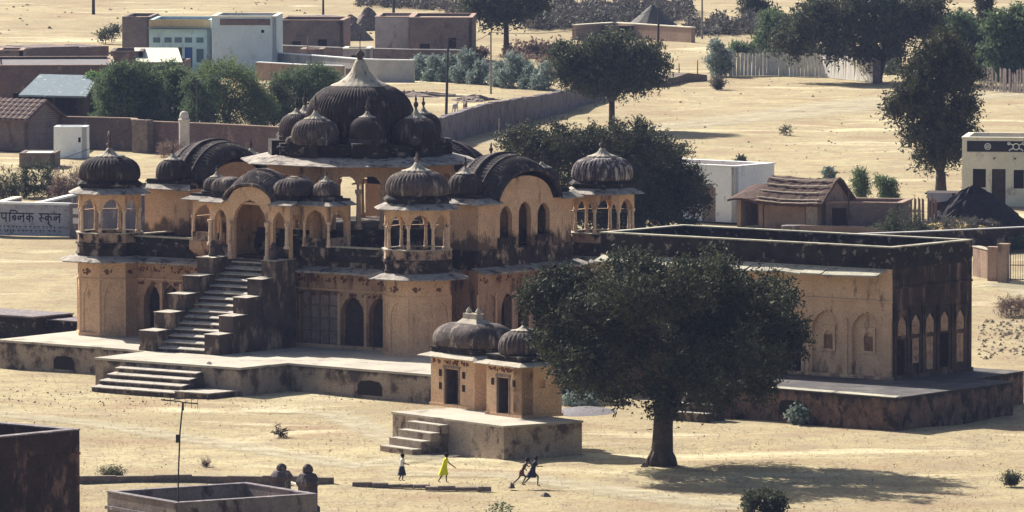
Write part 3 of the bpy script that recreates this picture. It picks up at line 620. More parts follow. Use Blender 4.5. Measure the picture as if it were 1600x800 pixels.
def wing(xc, w_, yb, dm, dr_):
    p0 = MB(); hw = w_ / 2; d = 1.9; z0 = 7.0
    for (ox, oy, rz, L_) in ((-hw, 0, 0, w_), (hw, 0, 90, d), (-hw, d, -90, d)):
        p0.at(ox, oy, z0 + 1.35, R(rz)).aw(L_, 0.98, 0.15, [(L_ / 2, L_ * 0.72, 0, 0.1, 0.62, 'cusp', None)])
    p0.at(-hw, d - 0.15, z0).aw(w_, 2.33, 0.15, [(w_ / 2, w_ * 0.6, 0.0, 1.3, 0.5, 'p', None)])
    p0.at().box(-hw + .1, hw - .1, 0.1, d - 0.1, 9.15, 9.32)
    p = p0.build('porch_wing', ochre, mon, (xc, yb, 0)); c0 = None
    for (x, y) in ((-hw + .1, .1), (hw - .1, .1), (-hw + .1, d - .12), (hw - .1, d - .12)):
        if c0 is None: o = column_mesh(1.4, 0.09).build('column', col_m, p); c0 = o
        else: o = c0.copy(); C.objects.link(o)
        o.location = (x, y, z0)
    b = MB(); b.box(-hw - .05, hw + .05, -0.08, d, 6.52, 7.0)
    q1 = rect(-hw - 0.05, hw + 0.05, -0.08, d); q0 = rect(-hw * 0.55, hw * 0.55, 0.25, d)
    b.prism(q0, 5.99, 6.52, q1); b.build('bracketed_base', ochre_low if xc < -12 else grime, p)
    b = MB(); b.box(-hw + 0.18, hw - 0.18, -0.03, 0.1, 7.001, 7.5); b.box(hw - .12, hw - .02, 0.3, d - .3, 7.001, 7.5); b.build('balcony_panel', mottled, p)
    b = MB(); b.ring(rect(-hw, hw, 0.0, d), rect(-hw - .42, hw + .42, -.42, d + .1), 9.50, 9.30, 0.07); b.build('eave', eave_m, p)
    b = MB(); b.box(-hw, hw, 0.0, d, 9.34, 9.62); b.prism(octo(0.95 * dr_ / 0.75), 9.62, 9.75); b.v[8:] = [(x, y + d / 2, z) for x, y, z in b.v[8:]]; b.build('dome_drum', parapet_m, p)
    dd = dome(p, 'dome', dr_, dr_ * 1.1, 9.75, dm, n=40, nr=20, loc=(0, d / 2), cap=0.5, ch=0.4, fin=0.35)
    for ch in list(dd.children): ch.parent = p; ch.location = dd.location
wing(-14.75, 2.2, -0.1, dome_m, 0.74); wing(-7.0, 1.9, -0.1, dome_pale, 0.76)
# --- central octagonal pavilion
CX, CY = -10.6, 8.35
b = MB(); b.prism(octo(6.6), 6.25, 7.35); b.prism(octo(6.75), 7.35, 7.45); b.prism(octo(6.5), 7.45, 7.7)
for k in range(8):
    a = R(45 * k); nx, ny = math.cos(a), math.sin(a); tx, ty = -ny, nx; ap = 6.6 * math.cos(R(22.5))
    for j in range(9): u = -2.3 + j * 0.575; b.at(nx * (ap + 0.02) + tx * u, ny * (ap + 0.02) + ty * u, 6.55, a).box(-0.02, 0.035, -0.09, 0.09, 0, 0.55)
b.at(); pl = b.build('pavilion_plinth', grime, mon, (CX, CY, 0))
b = MB(); Rr = 5.42; side = 2 * Rr * math.sin(R(22.5)); ap = Rr * math.cos(R(22.5))
for k in range(8):
    a = R(45 * k); nx, ny = math.cos(a), math.sin(a); tx, ty = -ny, nx
    b.at(nx * ap - tx * side / 2, ny * ap - ty * side / 2, 7.7, a + R(90)).aw(side, 3.5, 0.26, [(side / 2 + d, 1.2, 0, 2.4, 0.62, 'cusp', None) for d in (-1.33, 0, 1.33)])
b.at().prism(octo(5.3), 11.0, 11.22)
b.prism(octo(Rr + 0.08), 10.62, 10.72)
cp = b.build('central_pavilion', ochre, mon, (CX, CY, 0))
c0 = None
for k in range(8):
    a = R(45 * k); nx, ny = math.cos(a), math.sin(a); tx, ty = -ny, nx
    for u in (-0.66, 0.66):
        if c0 is None: o = column_mesh(2.2, 0.13).build('column', col_m, cp); c0 = o
        else: o = c0.copy(); C.objects.link(o)
        o.location = (nx * (ap - 0.02) + tx * u, ny * (ap - 0.02) + ty * u, 7.7); o.rotation_euler = (0, 0, a)
b = MB(); b.ring(octo(5.2), octo(6.95), 11.64, 11.25, 0.10); b.build('eave', eave_m, cp)
b = MB(); b.prism(octo(5.3), 11.225, 11.35); b.prism(octo(5.05), 11.35, 12.05); b.prism(octo(5.2), 12.05, 12.14); b.prism(octo(5.05), 12.14, 12.3)
rr_ = random.Random(3)
for k in range(8):
    a = R(45 * k); nx, ny = math.cos(a), math.sin(a)
    b.at(nx * 3.9, ny * 3.9, 0, a).box(0.4, 1.15, -1.0, 1.0, 11.6, 12.42); b.at()
b.build('dome_base', parapet_m, mon, (CX, CY, 0))
# big dome
b = MB(); b.smooth = True
BP = [(2.6, 11.9), (2.84, 12.5), (2.98, 13.1), (3.0, 13.6), (2.92, 14.1), (2.72, 14.58), (2.38, 14.98), (1.95, 15.27), (1.4, 15.45), (0.7, 15.6)]
b.lathe(BP, 320, rib=0.035, nrib=80); md = b.build('main_dome', dome_m, mon, (CX, CY, 0))
b = MB(); b.smooth = True; b.lathe([(1.3, 15.38), (1.62, 15.38), (1.56, 15.43), (1.15, 15.6), (0.78, 15.87), (0.5, 16.2), (0.33, 16.6), (0.22, 16.85)], 72, rib=0.07, nrib=24); b.build('lotus_cap', lotus_m, md)
b = MB(); b.smooth = True; b.lathe([(0.2, 16.84), (0.14, 16.95), (0.26, 17.05), (0.22, 17.22), (0.08, 17.32), (0.04, 17.4)], 12); b.tube([(0, 0, 17.35), (0, 0, 18.3)], 0.025); b.build('finial', dome_pale, md)
for k in range(8):
    a = R(45 * k); big = k % 2 == 0
    r_ = 3.95 if big else 3.55; rd = 1.32 if big else 0.98
    d = dome(mon, 'minor_dome', rd, 1.5 if big else 1.35, 12.3 if big else 12.55, dome_m if k in (7, 0, 1) else dome_pale, nr=36, loc=(CX + r_ * math.cos(a), CY + r_ * math.sin(a)), cap=0.46, ch=0.34, fin=0.5)
    if not big:
        b = MB(); b.prism(octo(1.12), 12.3, 12.62); b.build('kiosk_drum', dome_pale, d)
    for da in (-13, 13):
        aa = a + R(da) if big else a + R(da * 0.35)
        if not big: continue
        q = dome(mon, 'tiny_dome', 0.33, 0.42, 12.3, dome_pale, n=16, nr=8, loc=(CX + 4.85 * math.cos(a + R(da * 1.0)), CY + 4.85 * math.sin(a + R(da))), cap=0.4, ch=0.3, fin=0.4)
# --- grand stair
sx0, sx1 = -12.25, -8.95; ytop, z_hi = -1.0, 6.2
st = MB(); st.box(sx0 - 0.01, sx1 + 0.01, -1.0, 0.2, TZ, 5.9); stair = st.build('grand_stair', step_m, mon)
nst = 15; rise = (6.15 - TZ) / nst; run = 0.44
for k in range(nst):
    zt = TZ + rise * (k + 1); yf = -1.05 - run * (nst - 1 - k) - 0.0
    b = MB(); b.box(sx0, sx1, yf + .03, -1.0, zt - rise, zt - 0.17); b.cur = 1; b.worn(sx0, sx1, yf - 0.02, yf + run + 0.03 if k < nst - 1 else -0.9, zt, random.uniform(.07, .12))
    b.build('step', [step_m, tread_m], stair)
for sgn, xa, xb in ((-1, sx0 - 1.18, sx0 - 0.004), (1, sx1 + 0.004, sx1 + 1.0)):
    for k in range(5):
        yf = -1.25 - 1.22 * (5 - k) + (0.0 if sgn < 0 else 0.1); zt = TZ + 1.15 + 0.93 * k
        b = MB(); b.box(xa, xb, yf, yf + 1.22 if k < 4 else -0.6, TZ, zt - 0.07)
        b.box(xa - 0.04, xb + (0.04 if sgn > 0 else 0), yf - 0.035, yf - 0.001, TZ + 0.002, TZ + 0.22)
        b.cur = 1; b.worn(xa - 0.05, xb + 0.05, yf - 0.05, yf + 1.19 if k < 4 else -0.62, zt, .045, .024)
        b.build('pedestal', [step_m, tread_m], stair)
        if k < 4: # filler wall up to the next pedestal face is the next pedestal itself
            pass
# stone lion-like guardian finials at the stair head
for xx in (sx0 - 0.65, sx1 + 0.35):
    b = MB(); b.smooth = True; b.lathe([(0.22, 0), (0.25, 0.12), (0.17, 0.3), (0.21, 0.5), (0.13, 0.62), (0.17, 0.78), (0.1, 0.92), (0.04, 0.98)], 10); b.tube([(0, -0.05, 0.55), (0, -0.24, 0.6)], [0.12, 0.07]); b.build('guardian_stone', dome_pale, mon, (xx, -1.75, 6.3))
# lower steps down from the platform
q = ML(260, 566, TZ)
lx0, lx1 = ML(186, 561, TZ)[0], ML(327, 571, TZ)[0]
e0, e1 = Vector((*tp[3], 0)), Vector((*tp[4], 0)); ed = (e1 - e0).normalized(); en = Vector((ed.y, -ed.x, 0))
ea = math.atan2(ed.y, ed.x)
low = MB(); wl = (e1 - e0).length
u0 = 2.0; u1 = 7.7
for k in range(4):
    zt = TZ - 0.30 * (k + 1) - 0.02
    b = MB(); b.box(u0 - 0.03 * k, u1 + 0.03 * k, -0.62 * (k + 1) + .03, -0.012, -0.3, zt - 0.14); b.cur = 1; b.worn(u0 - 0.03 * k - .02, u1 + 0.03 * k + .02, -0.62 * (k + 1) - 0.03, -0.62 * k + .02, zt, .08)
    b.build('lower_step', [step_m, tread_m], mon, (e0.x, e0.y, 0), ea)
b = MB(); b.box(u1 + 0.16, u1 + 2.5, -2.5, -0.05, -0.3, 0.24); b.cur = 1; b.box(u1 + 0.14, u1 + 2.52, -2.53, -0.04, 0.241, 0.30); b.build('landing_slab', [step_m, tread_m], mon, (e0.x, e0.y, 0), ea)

# little standing stone by the lower steps
def slab_stone(px, py, w_, h, mt, label, rz=0, group=None, knob=False):
    b = MB(); b.smooth = False
    if knob:
        b.lathe([(w_ * .75, 0), (w_ * .75, h * .12), (w_ * .6, h * .16), (w_ * .6, h * .55), (w_ * .72, h * .6), (w_ * .72, h * .66), (w_ * .5, h * .8), (w_ * .27, h * .82), (w_ * .34, h * .87), (w_ * .3, h * .94), (w_ * .12, h)], 8, ph=R(22.5))
    else:
        pts = [(-w_ / 2, 0), (w_ / 2, 0), (w_ / 2 * .96, h * .82), (w_ * .33, h * .94), (0, h), (-w_ * .33, h * .94), (-w_ / 2 * .96, h * .82)]
        b.add([(x, -0.09, z) for x, z in pts] + [(x, 0.09, z) for x, z in pts], [tuple(range(7)), tuple(range(13, 6, -1))] + [(i, 7 + i, 7 + (i + 1) % 7, (i + 1) % 7) for i in range(7)])
    o = b.build('standing_stone', mt, None, P(px, py), rz); return tag(o, label, 'stone', group)
o = slab_stone(327, 606, 0.32, 1.35, slab_m, 'short pale standing stone beside the lower terrace steps', R(-20)); o.location.z = 0.1; 
o.location = P(327, 604, 0.3)
post_m = mat('dark_post_stone', (0.10, 0.08, 0.085), (0.05, 0.04, 0.045), 1.5, (0.3, 0.26, 0.24), .3, 3, .3)
slab_stone(440, 782, 0.78, 1.72, post_m, 'dark knobbed stone post, the left of the foreground pair', knob=True)
slab_stone(481, 802, 0.8, 2.25, post_m, 'dark knobbed stone post, taller and right of the foreground pair', knob=True)
b = MB(); a_, c_ = P(447, 765), P(473, 773); b.tube([(a_.x, a_.y, .38), (c_.x, c_.y, .38)], 0.09, 6); tag(b.build('stone_rail', lotus_m), 'short pale stone bar between two knobbed posts', 'rail')

# ------------------------------------------------------------------ the flat-roofed hall
HZ = 1.7
hc = P(1394, 594, HZ); hc.z = 0
hall = empty('flat_roofed_hall', hc, ROT, 'long ochre hall with black parapet and blind cusped arches on a rubble plinth', 'building')
HMi = (Matrix.Translation(hc) @ Matrix.Rotation(ROT, 4, 'Z')).inverted()
def HL(px, py, z): p = HMi @ P(px, py, z); return (p.x, p.y)
HW, HD, HH = 18.9, 7.3, 6.85
pp_ = [HL(1060, 597.5, HZ), HL(1185, 604.5, HZ), HL(1399, 621.5, HZ), HL(1583, 596.5, HZ)]
pp_ += [(pp_[3][0] - 2.8, pp_[3][1] + .4), (pp_[3][0] - 3.2, HD + 1.5), (pp_[0][0], HD + 1.5)]
b = MB(); b.prism([(x, y) for x, y in pp_], -0.6, HZ - 0.05); plh = b.build('plinth', hall_plinth, hall)
b = MB(); b.prism([(x * 1.002, y * 1.004) for x, y in pp_], HZ - 0.049, HZ); b.build('paving', mat('shadow_toned_floor', (0.085, 0.076, 0.078), (0.055, 0.05, 0.053), .6, (0.12, 0.11, 0.1), .4, .8, 1), plh)  # floor colour darkened in place of the hall's cast shadow
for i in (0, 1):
    b = MB(); (x0_, y0_), (x1_, y1_) = pp_[i], pp_[i + 1]; b.add([(x0_, y0_ - .03, HZ - .05), (x1_, y1_ - .03, HZ - .05), (x1_, y1_ + .55, HZ - .05), (x0_, y0_ + .55, HZ - .05), (x0_, y0_ - .03, HZ + .02), (x1_, y1_ - .03, HZ + .02), (x1_, y1_ + .5, HZ + .06), (x0_, y0_ + .5, HZ + .06)], [(3, 2, 1, 0), (4, 5, 6, 7), (0, 1, 5, 4), (1, 2, 6, 5), (2, 3, 7, 6), (3, 0, 4, 7)]); b.build('sunlit_edge_strip', cope, plh)  # pale strip painted as the sunlit rim beyond the hall's shadow
b = MB(); fh = 5.75 - 0.0
FW = [(-12.6, 2.3), (-9.6, 2.3), (-6.55, 2.2), (-3.95, 2.25), (-1.55, 2.0)]
ops = []
for x, w_ in ((-16.2, 2.4), (-13.1, 2.4), (-10.0, 2.4), (-7.0, 2.4)): ops.append((HW + x, w_, 0.0, 2.5, 1.15, 'cusp', 1.6))
for x, w_ in ((-4.15, 1.95), (-1.6, 1.95)): ops.append((HW + x, w_, 0.12, 2.55, 0.95, 'cusp', 0.2))
b.at(-HW, 0, HZ).aw(HW - 0.62, fh, 2.0, ops)
b.at().box(-HW, -.62, HD - .4, HD, HZ, 6.75); b.box(-.62, -.002, -.012, -.001, HZ, HZ + fh)
b.box(-HW, -HW + .4, 2.0, HD - .4, HZ, 6.75)
hw_ = b.build('facade', ochre_hall, hall)
for x_ in (-16.2, -13.1, -10.0, -7.0):
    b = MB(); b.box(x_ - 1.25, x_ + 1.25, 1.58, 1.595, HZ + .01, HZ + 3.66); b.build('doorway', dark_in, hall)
b = MB()
for x in (-5.35, -2.88, -0.12, -5.65): b.box(x - 0.07, x + 0.07, -0.07, 0.0, HZ + 0.02, HZ + 3.1)
b.box(-HW, 0.02, -0.09, 0.0, HZ + 4.0, HZ + 4.1); b.box(-HW - 0, 0.1, -0.25, 0.0, HZ + 0.002, HZ + 0.16); b.build('moulding', ochre_hall, hw_)
for x in (-4.15, -1.6):      # the little arched niches: a raised surround and a flat back, its brown darkened for recess shade
    b = MB(); b.at(x - 0.42, 0.12, HZ + 1.3).aw(0.84, 1.35, 0.07, [(0.42, 0.58, 0.12, 0.8, 0.3, 'p', None)]); b.at(); b.build('niche', ochre_hall, hw_)
    b = MB(); b.at(x - 0.29, 0.188, HZ + 1.42).aw(0.58, 0.7, 0.008, [], top=lambda q: .68 + .3 * math.sqrt(max(0, 1 - ((q - .29) / .3) ** 2))); b.at(); b.build('niche_recess', mat('shaded_brown_plaster', (0.25, 0.15, 0.09), (0.17, 0.10, 0.065), 2, (0.08, 0.05, 0.04), .35, 3, .5), hw_)
# dark right side with arched panels and doors
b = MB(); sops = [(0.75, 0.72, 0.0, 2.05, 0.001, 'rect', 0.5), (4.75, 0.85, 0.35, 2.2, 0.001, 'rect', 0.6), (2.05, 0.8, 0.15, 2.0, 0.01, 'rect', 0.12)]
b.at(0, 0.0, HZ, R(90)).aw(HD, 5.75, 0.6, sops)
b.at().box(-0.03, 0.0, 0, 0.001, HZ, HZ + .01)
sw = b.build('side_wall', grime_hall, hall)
for k, y in enumerate((0.85, 2.1, 3.4, 4.75, 6.2)):
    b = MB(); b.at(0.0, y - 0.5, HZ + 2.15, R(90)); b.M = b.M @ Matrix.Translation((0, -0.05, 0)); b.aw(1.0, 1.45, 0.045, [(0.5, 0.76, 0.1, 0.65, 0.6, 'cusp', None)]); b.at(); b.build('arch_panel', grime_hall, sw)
    b = MB(); b.at(0.0, y - 0.36, HZ + 2.27, R(90)); b.M = b.M @ Matrix.Translation((0, -0.012, 0))
    b.aw(0.72, 0.7, 0.01, [], top=lambda x: 0.5 + 0.52 * math.sqrt(max(0, 1 - ((x - .36) / .37) ** 2))); b.at(); b.build('arch_fresco', mat('faded_fresco', (0.46, 0.31, 0.21), (0.3, 0.18, 0.12), 3, (0.10, 0.06, 0.05), 0.34, 4, 0.6), sw)
for y, h_ in ((2.1, 1.3), (3.4, 1.7), (6.2, 1.5)):
    b = MB(); b.at(0.0, y - 0.3, HZ + 2.05 - h_, R(90)); b.M = b.M @ Matrix.Translation((0, -0.011, 0)); b.aw(.6, h_, 0.01, []); b.at(); b.build('plaster_panel', MATS['faded_fresco'], sw)
b = MB()
for y in (0.2, 1.4, 2.75, 4.1, 5.45, 7.0): b.box(0.0, 0.06, y - 0.06, y + 0.06, HZ, HZ + 3.7)
b.box(0.0, 0.12, 0, HD, HZ + 0.002, HZ + 0.2); b.box(0.001, 0.08, 0, HD, HZ + 4.72, HZ + 4.82); b.build('pilaster', grime_hall, sw)
b = MB(); b.box(-0.5, -0.4, 0.42, 1.08, HZ, HZ + 2.03); b.box(-0.58, -0.5, 4.35, 5.15, HZ + .35, HZ + 2.18); b.build('door', darkwood, sw)
# parapet ring, inner roof
b = MB()
z0, z1 = HZ + 5.05, HZ + HH
z0 = HZ + 5.755
b.box(-HW, 0.0, 0.0, 0.35, z0, z1); b.box(-HW, 0, HD - 0.35, HD, 6.75, z1); b.box(-0.35, 0.0, 0.35, HD - 0.35, z0, z1); b.box(-HW, -HW + .35, .35, HD - .35, 6.75, z1)
b.box(-HW, 0.05, -0.05, 0.0, HZ + 6.05, HZ + 6.13); b.box(0.0, 0.05, 0.0, HD, HZ + 6.05, HZ + 6.13)
hp = b.build('parapet', parapet_m, hall)
b = MB(); b.box(-HW - .03, 0.03, -0.04, 0.38, z1 + .001, z1 + 0.07); b.box(-HW - .03, 0.03, HD - .38, HD + .04, z1 + .001, z1 + 0.07); b.box(-0.38, 0.04, 0.381, HD - .381, z1 + .001, z1 + 0.068); b.box(-HW - .04, -HW + .38, 0.381, HD - .381, z1 + .001, z1 + 0.068)
b.build('coping', cope, hp)
b = MB(); b.box(-HW + .35, -0.35, .35, HD - .35, HZ + 5.8, HZ + 6.0); b.build('roof', grime, hall)
# eave slabs, tilted unevenly; gaps where some are lost
x = -HW + 0.2; rg = random.Random(5)
for wd in (1.9, 2.1, 2.3, 1.7, 2.0, 2.2, 1.3, 1.35, 3.55):
    if x + wd > -0.05: wd = -0.08 - x
    b = MB(); t = rg.uniform(-0.05, 0.05); zi = HZ + 5.74; zo = HZ + 5.42; x2 = x + wd - 0.05
    v = [(x, 0, zi), (x2, 0, zi), (x2, -0.95, zo + t), (x, -0.95, zo - t)]
    b.add(v + [(p, q_, r_ - 0.09) for p, q_, r_ in v], [(0, 3, 2, 1), (4, 5, 6, 7), (0, 1, 5, 4), (1, 2, 6, 5), (2, 3, 7, 6), (3, 0, 4, 7)]); b.build('eave_slab', cope, hall)
    x += wd
# connecting roof edge to the cenotaph and drain mouths in plinth
for px_, wpx in ((1236, 44),):
    t = (px_ - 1185) / (1399 - 1185); p = Vector((*pp_[1], 0)).lerp(Vector((*pp_[2], 0)), t); dd = Vector((*pp_[2], 0)) - Vector((*pp_[1], 0)); an = math.atan2(dd.y, dd.x); W = 1.6
    pts = [(-W / 2, 0), (W / 2, 0), (W / 2, .5), (W * .4, .75), (0, .8), (-W * .4, .75), (-W / 2, .5)]; b = MB()
    b.add([(a, -0.015, c) for a, c in pts] + [(a, 0.1, c) for a, c in pts], [tuple(range(7))] + [(i_, (i_ + 1) % 7, 7 + (i_ + 1) % 7, 7 + i_) for i_ in range(7)]); b.build('drain_mouth', dark_in, hall, (p.x, p.y, 0.35), an)
for k in range(3):
    b = MB(); b.box(-1.2, 1.0 + .2 * k, -0.5 * (k + 1), 0.2, -.3, HZ - 0.45 - 0.42 * k); b.cur = 1; b.box(-1.22, 1.02 + .2 * k, -0.5 * (k + 1) - .02, -.5 * k, HZ - 0.449 - .42 * k, HZ - 0.40 - .42 * k)
    b.build('plinth_step', [step_m, tread_m], hall, (*HL(1095, 603, HZ), 0))

# ------------------------------------------------------------------ twin shrines
SR = R(-54); PZ = 1.65
pc = P(787, 665.5, PZ); pc.z = 0
plat = empty('shrine_platform', pc, SR, 'whitewashed stained masonry platform with four steps, carrying the two small shrines', 'platform')
SMi = (Matrix.Translation(pc) @ Matrix.Rotation(SR, 4, 'Z')).inverted()
def SL(px, py, z): p = SMi @ P(px, py, z); return (p.x, p.y)
PW, PD = 9.4, 4.75
shr_wall = mat('shrine_platform_plaster', (0.42, 0.34, 0.27), (0.32, 0.25, 0.20), 0.9, (0.09, 0.065, 0.06), 0.40, 1.2, 0.8, grain=0.35)
b = MB(); b.box(-PW, 0, 0, PD, -.5, PZ - 0.1); b.build('platform_body', shr_wall, plat)
b = MB(); b.box(-PW - .05, 0.05, -.05, PD + .05, PZ - 0.099, PZ); b.build('paving', terr_top, plat)
for k in range(4):
    zt = PZ - 0.28 - 0.37 * k; xs_, xe = -7.35, -4.6
    b = MB(); b.box(xs_, xe, -0.55 * (k + 1), -0.052, -0.3, zt - .05); b.cur = 1; b.box(xs_ - .02, xe + .02, -0.55 * (k + 1) - .02, -0.55 * k - .053 * (k == 0), zt - .049, zt); b.build('step', [shr_wall, tread_m], plat)
def shrine(px, py, W, D, H_, label, square):
    x0, y0 = SL(px, py, PZ); p0 = SMi.inverted() @ Vector((x0, y0, 0)); root = empty('small_shrine', (p0.x, p0.y, PZ), SR, label, 'shrine', 'pair of small shrines')
    b = MB(); dw = 1.15 if W > 3.3 else 0.95; cx = -W / 2 - (0.05 if square else .05)
    ops = [(W + cx, dw, 0.12, 1.9, 0.001, 'rect', 0.6)]
    b.at(-W, 0, 0).aw(W, H_, 0.7, ops)
    rops = [] if square else [(D * 0.52, 0.4, 1.45, 1.85, 0.001, 'rect', 0.12)]
    b.at(0, 0.0, 0, R(90)).aw(D, H_ - .002, 0.69, rops) if not square else b.at().box(-0.69, 0.0, 0.7, D, 0, H_)
    b.at().box(-W, -0.7, D - .4, D, 0, H_); b.box(-W, -W + .5, 0.7, D - .4, 0, H_); b.box(-W - .06, .06, -.06, D + .06, 0.001, 0.14)
    wl_ = b.build('wall', ochre, root)
    for sgx in (-1, 1):
        for zz in ((0.85, 1.5) if square else (1.5,)):
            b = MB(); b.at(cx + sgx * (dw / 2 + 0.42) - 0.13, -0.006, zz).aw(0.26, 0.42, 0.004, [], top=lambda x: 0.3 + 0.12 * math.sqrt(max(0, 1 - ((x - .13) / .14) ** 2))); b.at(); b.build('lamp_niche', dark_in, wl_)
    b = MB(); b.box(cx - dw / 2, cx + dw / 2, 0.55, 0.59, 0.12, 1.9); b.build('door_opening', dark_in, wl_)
    b = MB(); b.box(cx - dw / 2 - .08, cx - dw / 2, -.05, .5, .1, 1.95); b.box(cx + dw / 2, cx + dw / 2 + .08, -.05, .5, .1, 1.95); b.box(cx - dw / 2 - .14, cx + dw / 2 + .14, -.06, .5, 1.951, 2.06); b.build('door_frame', door_m, wl_)
    b = MB(); b.box(cx - dw / 2 + .01, cx - dw / 2 + .07, 0.05, 0.55, 0.15, 1.88); b.build('door_leaf', darkwood, wl_)
    o = motif_row(wl_, -W, 0, H_ - 0.3, motif_m, 0.8, 0.14, 0.6)
    b = MB(); b.ring(rect(-W, 0, 0, D), rect(-W - .5, .5, -.5, D + .5), H_ + .14, H_ - .03, 0.07); b.build('eave', tin_m if False else lotus_m, root)
    b = MB(); b.box(-W + .02, -.02, .02, D - .02, H_ + .002, H_ + .35); b.box(-W - .04, .04, -.04, D + .04, H_ + .35, H_ + .42); b.build('roof_base', parapet_m, root)
    if square:
        b = MB(); b.smooth = True; b.lathe([(q_, H_ + .42 + t * 1.35) for q_, t in DOMEP[:-2]], 96, sx=W / 2 + .12, sy=D / 2 + .12, rib=.05, nrib=48, sq=5); d = b.build('dome', dome_pale, root, (-W / 2, D / 2, 0))
        b = MB(); z = H_ + 1.55; b.prism(rect(-.95, .95, -.5, .5), z, z + .28, rect(-.6, .6, -.28, .28)); b.prism(rect(-.58, .58, -.26, .26), z + .281, z + .55); b.lathe([(.12, z + .55), (.16, z + .66), (.03, z + .85)], 8, cx=-.4); b.lathe([(.12, z + .55), (.16, z + .66), (.03, z + .85)], 8, cx=.4); b.build('ridge_cap', lotus_m, d)
    else:
        d = dome(root, 'dome', min(W, D) / 2 + .02, 1.25, H_ + .42, dome_pale, n=64, nr=28, loc=(-W / 2, D / 2), cap=.5, ch=.2, fin=.2)
    return root
shrine(741.5, 641, 3.75, 2.6, 2.55, 'shrine with square ribbed roof and ridge cap, left of the pair', True)
shrine(815, 654, 2.95, 2.45, 2.6, 'shrine with round ribbed dome half behind the big tree, right of the pair', False)

# ------------------------------------------------------------------ generic village buildings
def house(name, label, cat, px, py, anchor, W, D, Hh, rot, wm, ops=(), parapet=0.5, rm=None, cm=None, sideops=(), group=None):
    r = empty(name, P(px, py), R(rot), label, cat, group); x0 = 0 if anchor == 'L' else -W
    b = MB(); b.at(x0, 0, 0).aw(W, Hh, 0.35, [(o[0], o[1], o[2], o[2] + o[3], 0.001, 'rect', 0.22) for o in ops])
    b.at(x0 + W, 0.0, 0, R(90)).aw(D, Hh - .003, 0.35, [(o[0], o[1], o[2], o[2] + o[3], 0.001, 'rect', 0.22) for o in sideops])
    b.at().box(x0, x0 + W - .35, D - .3, D, 0, Hh - .001); b.box(x0, x0 + .35, .35, D - .3, 0, Hh - .001); b.build('wall', wm, r)
    if parapet is not None:
        b = MB(); b.box(x0 + .3, x0 + W - .3, .3, D - .3, Hh - parapet - .2, Hh - parapet); b.build('roof', rm or mud_m, r)
    if cm:
        b = MB(); c = .05
        b.box(x0 - c, x0 + W + c, -c, .4, Hh + .001, Hh + .09); b.box(x0 - c, x0 + W + c, D - .4, D + c, Hh + .001, Hh + .09); b.box(x0 - c, x0 + .4, .4, D - .4, Hh + .001, Hh + .089); b.box(x0 + W - .4, x0 + W + c, .4, D - .4, Hh + .001, Hh + .089); b.build('coping', cm, r)
    for o in ops:
        if len(o) > 4 and o[4]:
            b = MB(); b.box(x0 + o[0] - o[1] / 2, x0 + o[0] + o[1] / 2, .15, .21, o[2] + .01, o[2] + o[3])
            if o[5] == 'window':
                b.box(x0 + o[0] - .03, x0 + o[0] + .03, .12, .15, o[2], o[2] + o[3])
            b.build(o[5], o[4], r)
    for o in sideops:
        if len(o) > 4 and o[4]:
            b = MB(); b.box(x0 + W - .21, x0 + W - .15, o[0] - o[1] / 2, o[0] + o[1] / 2, o[2] + .01, o[2] + o[3]); b.build(o[5], o[4], r)
    return r
# white corner house behind the big tree
s_ = S(350)
house('white_house', 'white flat roofed house with brown door behind the great tree', 'house', 1149, 348, "R", 9.0, 4.6, 3.9, -38, white_m, [(6.65, 1.25, 0, 2.4, door_m, 'door'), (3.0, .5, 2.9, .3, dark_in, 'window')], 0.5, mud_m, white_m)
# lean-to
r = empty('lean_to_shed', P(1215, 357), R(-30), 'dark lean-to with sagging thatch between white house and thatched hut', 'shed')
b = MB(); b.box(-3.2, -2.9, 0, 2.6, 0, 1.9); b.box(-0.3, 0, 0, 2.6, 0, 2.1); b.box(-3.2, 0, 2.3, 2.6, 0, 2.4); b.box(-1.5, -1.15, 0, .35, 0, 1.9); b.build('wall', mud_m, r)
b = MB(); v = []
for i in range(9):
    for j in range(5): v.append((-3.7 + i * .52, -.5 + j * .9, 1.95 + .12 * math.sin(i * .9) + j * .2 + random.uniform(-.04, .04)))
b.add(v + [(x, y, z - .14) for x, y, z in v], [(i * 5 + j, (i + 1) * 5 + j, (i + 1) * 5 + j + 1, i * 5 + j + 1) for i in range(8) for j in range(4)] + [(45 + i * 5 + j + 1, 45 + (i + 1) * 5 + j + 1, 45 + (i + 1) * 5 + j, 45 + i * 5 + j) for i in range(8) for j in range(4)] + [(i * 5, 45 + i * 5, 45 + (i + 1) * 5, (i + 1) * 5) for i in range(8)] + [(40 + j, 85 + j, 86 + j, 41 + j) for j in range(4)])
b.build('thatch_roof', thatch_m, r)
# thatched hut
hut = empty('thatched_hut', P(1283, 361), R(-37), 'small mud hut with brown thatch held by pale poles', 'hut')
b = MB(); Wd, Dd = 4.8, 3.2
b.at(-Wd, 0, 0).aw(Wd, 2.3, .3, [(3.95, 1.05, 0, 1.85, 0.001, 'rect', .25)]); b.at().box(-Wd, 0, Dd - .3, Dd, 0, 2.3); b.box(-Wd, -Wd + .3, .3, Dd - .3, 0, 2.3)
b.add([(0, 0, 0), (0, Dd, 0), (0, Dd, 2.3), (0, Dd / 2, 3.5), (0, 0, 2.3), (-.3, 0, 0), (-.3, Dd, 0), (-.3, Dd, 2.3), (-.3, Dd / 2, 3.5), (-.3, 0, 2.3)], [(0, 1, 2, 3, 4), (9, 8, 7, 6, 5)] + [(i, 5 + i, 5 + (i + 1) % 5, (i + 1) % 5) for i in range(5)])
b.build('wall', mud_m, hut)
b = MB(); b.box(-1.37, -.33, .1, .18, 0, 1.83); b.build('door', pole_wood, hut)
b = MB(); nx_, ny_ = 16, 12; v = []
